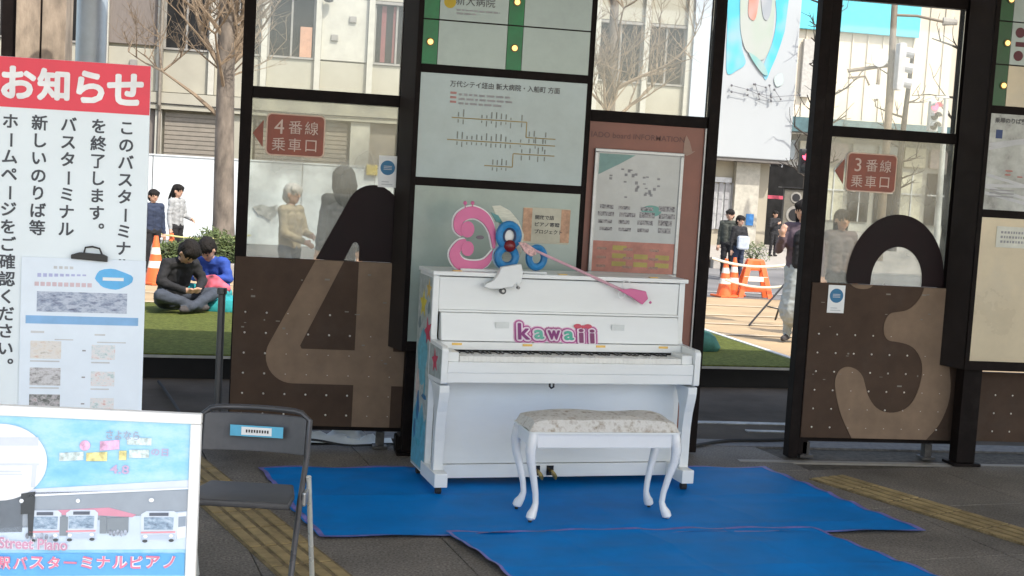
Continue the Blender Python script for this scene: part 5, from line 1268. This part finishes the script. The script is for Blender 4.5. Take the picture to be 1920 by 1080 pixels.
BASE = dict(head=(0, -.01, .925), neck=(0, .005, .845), chest=(0, 0, .75), pelvis=(0, 0, .53),
            sh_l=(.105, 0, .805), el_l=(.135, .01, .635), wr_l=(.145, -.02, .485), sh_r=(-.105, 0, .805), el_r=(-.135, .01, .635), wr_r=(-.145, -.02, .485),
            hip_l=(.05, 0, .505), kn_l=(.058, -.01, .28), an_l=(.062, .01, .045), hip_r=(-.05, 0, .505), kn_r=(-.058, -.01, .28), an_r=(-.062, .01, .045))
def person(label, loc, rz, H, top, bottom, shoe, hair='short', pose=None, skirt=None, hood=None, voxel=.011, extra=None, hairmat=None, sleeve=None):
    J = dict(BASE); J.update(pose or {}); J = {k: Vector(v)*H for k, v in J.items()}
    e = empty('person', loc, rz, label, 'person')
    c = []
    def a(p, q, r0, r1, m): c.append((Vector(p), Vector(q), r0*H, r1*H, m))
    hd = J['head']; fx = J.get('face', Vector((0, -1, 0))*H); fx = fx.normalized()
    upv = (hd-J['neck']).normalized(); sidev = upv.cross(fx).normalized()
    a(hd+upv*.018*H, hd-upv*.02*H+fx*.006*H, .060, .050, 'skin')
    a(hd+upv*.02*H-fx*.012*H, hd+upv*.022*H+fx*.004*H, .058, .058, 'skin')
    a(hd-fx*.0*H-upv*.005*H+fx*.052*H, hd-upv*.012*H+fx*.062*H, .008, .010, 'skin')        # nose
    a(hd-upv*.05*H+fx*.028*H, hd-upv*.05*H+fx*.034*H, .024, .020, 'skin')                  # chin
    for s_ in (-1, 1): a(hd+sidev*s_*.058*H+upv*.006*H, hd+sidev*s_*.060*H-upv*.012*H, .010, .008, 'skin')
    a(J['neck']-upv*.03*H, hd-upv*.03*H, .032, .030, 'skin')
    tp = J['chest']; pl = J['pelvis']
    shv = (J['sh_l']-J['sh_r']).normalized(); hpv = (J['hip_l']-J['hip_r']).normalized()
    for s_ in (-1, 1): a(pl+hpv*s_*.038*H, tp+shv*s_*.045*H, .066, .066, 'top')
    a(J['sh_l'], J['sh_r'], .044, .044, 'top'); a(tp, J['neck']-upv*.01*H, .055, .036, 'top')
    a(J['hip_l'], J['hip_r'], .066, .066, 'bottom')
    for s_ in 'lr':
        a(J['sh_'+s_], J['el_'+s_], .040, .033, 'top'); a(J['el_'+s_], J['wr_'+s_], .032, .025, 'top')
        wr = J['wr_'+s_]; hdv = J.get('hand_'+s_); hv = (hdv.normalized() if hdv else (wr-J['el_'+s_]).normalized())
        a(wr, wr+hv*.045*H, .017, .020, 'skin'); sv = hv.cross(fx); sv = sv.normalized() if sv.length > .1 else sidev
        cu_ = hv.cross(sv)
        for k in range(4):
            o_ = sv*((k-1.5)*.0125*H); l_ = (.036, .044, .041, .032)[k]*H; b_ = wr+hv*.05*H+o_
            a(b_, b_+hv*l_*.6+cu_*.006*H, .0062, .006, 'skin'); a(b_+hv*l_*.6+cu_*.006*H, b_+hv*l_+cu_*.018*H, .006, .0052, 'skin')
        tdir = sv*(1 if s_ == 'l' else -1)
        a(wr+hv*.018*H+tdir*.014*H, wr+hv*.045*H+tdir*.034*H, .0085, .007, 'skin')
        hp, kn, an = J['hip_'+s_], J['kn_'+s_], J['an_'+s_]
        a(hp, kn, .062, .042, 'bottom'); a(kn, an, .041, .030, 'bottom')
        ft = J.get('toe_'+s_, an+Vector((0, -.085, -.022))*H)
        a(an-Vector((0, -.015, .018))*H, ft, .024, .021, 'shoe')
    for x in (extra or []): c.append((J[x[0]]+Vector(x[1])*H, J[x[2]]+Vector(x[3])*H, x[4]*H, x[5]*H, x[6]))
    if skirt: c.append((pl, pl+Vector((0, 0, -skirt))*H, .085*H, .13*H, 'bottom'))
    me = remesh(c, 'body', voxel)
    mats = {'skin': m_skin, 'top': top, 'bottom': bottom, 'shoe': shoe}; order = list(mats)
    mats.update({x[6]: x[7] for x in (extra or []) if len(x) > 7})
    for k in mats:
        me.materials.append(mats[k])
    order = list(mats)
    idx = []
    for p in me.polygons:
        ce = p.center; best = min(c, key=lambda s: segd(ce, s[0], s[1], s[2], s[3])-(.004*H if s[4] == 'skin' and s[2] < .02*H else 0)); idx.append(order.index(best[4]))
    me.polygons.foreach_set('material_index', idx); me.update()
    isk = [False]*len(me.vertices)
    for p in me.polygons:
        if order[me.polygons[p.index].material_index] == 'skin':
            for vi in p.vertices: isk[vi] = True
    sd_ = len(label)*1.7
    nrm = [v.normal.copy() for v in me.vertices]
    for v in me.vertices:
        if isk[v.index]: continue
        q_ = v.co; f_ = noise.noise(Vector((q_.x*9+sd_, q_.y*9, q_.z*20)))+.6*noise.noise(Vector((q_.x*22, q_.y*22+sd_, q_.z*30)))
        v.co = q_+nrm[v.index]*(.0085*f_)
    me.update()
    o = bpy.data.objects.new('body', me); COL.objects.link(o); o.parent = e
    hc = []
    def h(p, q, r0, r1): hc.append((Vector(p), Vector(q), r0*H, r1*H))
    if hood:
        h(hd+upv*.03*H-fx*.025*H, hd-upv*.03*H-fx*.03*H, .078, .085); h(hd+upv*.035*H-fx*.01*H, hd-upv*.0*H-fx*.02*H, .072, .072)
        h(J['neck']-fx*.02*H, J['neck']-upv*.02*H-fx*.02*H, .065, .075)
    else:
        h(hd+upv*.026*H-fx*.014*H, hd-upv*.012*H-fx*.024*H, .066, .060); h(hd+upv*.030*H-fx*.0*H, hd+upv*.03*H-fx*.02*H, .063, .064)
        h(hd+sidev*.034*H+upv*.042*H+fx*.024*H, hd-sidev*.034*H+upv*.042*H+fx*.024*H, .029, .029)
        if hair in ('long', 'pony'): h(hd-fx*.03*H, hd-upv*(.05)*H-fx*.03*H, .055, .048)
        if hair == 'long':
            for s_ in (-1, 1): h(hd+sidev*s_*.045*H-fx*.01*H+upv*.01*H, hd+sidev*s_*.045*H-upv*.11*H-fx*.012*H, .022, .016)
            h(hd-upv*.03*H-fx*.035*H, hd-upv*.13*H-fx*.03*H, .05, .035)
        if hair == 'pony': h(hd+upv*.02*H-fx*.07*H, hd-upv*.10*H-fx*.11*H, .024, .010)
    hm = remesh(hc, 'hair' if not hood else 'hood', .009); hm.materials.append(hood or hairmat or m_hair)
    nrm = [v.normal.copy() for v in hm.vertices]
    for v in hm.vertices:
        d_ = v.co-hd; az_ = math.atan2(d_.dot(sidev), d_.dot(fx)); f_ = noise.noise(Vector((az_*7, d_.dot(upv)*9, 3)))+.5*noise.noise(Vector((az_*17, d_.dot(upv)*16, 9)))
        v.co = v.co+nrm[v.index]*(.008*f_)
    hm.update()
    o = bpy.data.objects.new('hair' if not hood else 'hood', hm); COL.objects.link(o); o.parent = e
    for s_ in (-1, 1): 
        q = hd+sidev*s_*.024*H+upv*.004*H+fx*.0535*H; MB().ball(tuple(q), .007*H, .005*H, .005*H, 8, 5).build('eye', m_blk, e)
    q = hd-upv*.036*H+fx*.0545*H; MB().ball(tuple(q), .013*H, .004*H, .004*H, 8, 5).build('mouth', M('lips', (.36, .14, .12), .5), e)
    return e
k_black = cloth('black', (.012, .012, .014)); k_navy = cloth('navy', (.02, .03, .06)); k_jean = cloth('denim', (.045, .055, .075)); k_shoe = cloth('shoe', (.05, .045, .045)); k_grey = cloth('pale_grey', (.30, .31, .31))
q = atZ(322, 583, .178)
sit = dict(pelvis=(0, 0, .075), chest=(0, -.075, .265), neck=(0, -.125, .345), head=(0, -.195, .392), face=(0, -.75, -1), sh_l=(.105, -.105, .312), sh_r=(-.105, -.105, .312), hip_l=(.06, -.02, .07), hip_r=(-.06, -.02, .07),
           kn_l=(.21, -.20, .12), an_l=(-.02, -.27, .045), kn_r=(-.21, -.20, .12), an_r=(.04, -.25, .045), toe_l=(-.09, -.27, .03), toe_r=(.12, -.25, .03), el_l=(.165, -.13, .20), el_r=(-.165, -.13, .20), wr_l=(.05, -.24, .15), wr_r=(-.05, -.24, .15), hand_l=(-.6, -.6, 0), hand_r=(.6, -.6, 0))
person('person in black sitting cross-legged on the turf looking down', (q.x-.03, q.y+.12, .182), R(38), 1.50, k_black, k_jean, k_shoe, 'short', sit)
q = atZ(412, 572, .178)
k_bl = cloth('jacket_blue', (.02, .06, .30)); k_rd = cloth('jacket_red', (.42, .05, .08)); k_tl = cloth('teal', (.02, .28, .30))
sit2 = dict(sit); sit2.update(head=(.0, -.175, .405), kn_l=(.19, -.24, .10), wr_l=(.03, -.22, .2), wr_r=(-.05, -.22, .2))
person('person in blue jacket sitting on turf next to person in black', (q.x-.03, q.y+.15, .182), R(-28), 1.42, k_bl, k_tl, k_shoe, 'short', sit2)
bq = Vector((q.x-.03, q.y+.15, .182)); rb_ = MB(); rb_.ball((0, 0, 0), .17, .10, .12, 20, 14); rnd = random.Random(12)
rb_.v = [(x*(1+.22*math.sin(19*z+7*x)), y, z*(1+.25*math.sin(23*x+3))+.03*math.sin(31*x)) for x, y, z in rb_.v]
o = rb_.build('cloth_bundle', M('bundle_red', (.40, .07, .10), .85, var=.7, scale=9, detail=1), None, smooth=True); o.location = bq+Vector((-.06, -.40, .21)); tag(o, 'red and pink cloth bundle in arms of seated person in blue', 'cloth')
tl = MB(); rnd = random.Random(9); N = 18
tl.lathe([(.0, 0), (.34, 0), (.36, .04), (.30, .10), (.15, .13), (.0, .13)], n=22); tl.v = [(x*(1+.1*rnd.uniform(-1, 1)), y*.5, z*(1+.2*rnd.uniform(-1, 1))) for x, y, z in tl.v]
q = atZ(425, 575, .178); o = tl.build('folded_jacket', k_tl, None, smooth=True); o.location = (q.x+.05, q.y-.35, .180); tag(o, 'teal folded jacket lying by the person in blue jacket', 'jacket')
q = atD(331, 400, 24); person('person in pale jacket and black trousers walking past white hoarding', (q.x, q.y, gz(q.y)), R(60), 1.52, k_grey, k_black, k_shoe, 'pony', dict(wr_l=(.10, -.14, .60), el_l=(.13, -.03, .64)))
q = atD(292, 400, 22.5); person('person in dark coat half hidden by the notice board edge', (q.x-.05, q.y, gz(q.y)), R(30), 1.42, k_navy, k_black, k_shoe, 'short')
k_beige = cloth('beige', (.27, .22, .14)); k_wh = M('hair_grey', (.45, .43, .40), .6)
q = atD(545, 420, 15); person('person in beige jacket standing behind the gate glass', (q.x, q.y, gz(q.y)), R(55), 1.50, k_beige, k_jean, k_shoe, 'short', dict(wr_l=(.05, -.16, .62), el_l=(.14, -.04, .64), wr_r=(-.06, -.16, .58), el_r=(-.14, -.04, .64)), hairmat=k_wh)  # added figure, stands in for a reflection in the pane
q = atD(640, 420, 14.4); k_hood = cloth('hood_grey', (.035, .038, .042)); person('person in dark hooded coat behind the number 4 glass', (q.x, q.y, gz(q.y)), R(200), 1.68, k_hood, k_black, k_shoe, 'short', hood=k_hood)  # hooded shape added in place of a reflection on the glass
k_mag = cloth('mauve', (.10, .07, .085))
q = atD(1366, 450, 30); k_ol = cloth('olive_dark', (.05, .055, .045)); person('person in dark olive jacket and pale cap left of the pair', (q.x, q.y, gz(q.y)), R(-30), 1.56, k_ol, k_black, k_shoe, 'short')
q2 = atD(1385, 450, 29.2); person('person in black jacket with pale bag right of the pair', (q2.x, q2.y, gz(q2.y)), R(20), 1.45, k_black, k_navy, k_shoe, 'short', dict(wr_l=(.04, -.14, .60), el_l=(.14, -.03, .64)))
bg_ = MB().prism(rrect(-.13, .13, -.16, .14, .05), -.06, .06).build('shoulder_bag', cloth('bag_grey', (.40, .44, .50)), None, .03); bg_.location = (q2.x+.02, q2.y-.24, gz(q2.y)+.88); tag(bg_, 'pale grey bag held in front of person in black jacket', 'bag')
q = atD(1450, 450, 41); person('person in black standing before the dark shopfront', (q.x, q.y, -.35), R(15), 1.42, k_black, k_black, k_shoe, 'short', dict(wr_r=(-.03, -.15, .72), el_r=(-.15, -.05, .64)))
q = atD(1506, 500, 15)
k_wpant = cloth('grey_skirt', (.34, .37, .36))
person('person in mauve cardigan and grey skirt raising one hand', (q.x-.035, q.y, gz(q.y)), R(-38), 1.62, k_mag, k_wpant, k_shoe, 'long', dict(el_r=(-.15, -.05, .65), wr_r=(-.10, -.165, .74), hand_r=(.2, -.3, 1), wr_l=(.15, -.03, .49)), skirt=.30, extra=[('chest', (0, -.05, 0), 'pelvis', (0, -.05, .03), .045, .05, 'shirt', k_black)])
q = atD(1577, 430, 16); person('person in brown coat behind the gate 3 glass', (q.x, q.y, gz(q.y)), R(5), 1.55, cloth('brown_coat', (.13, .10, .09)), k_black, k_shoe, 'long')  # figure added to imitate a reflection in this pane
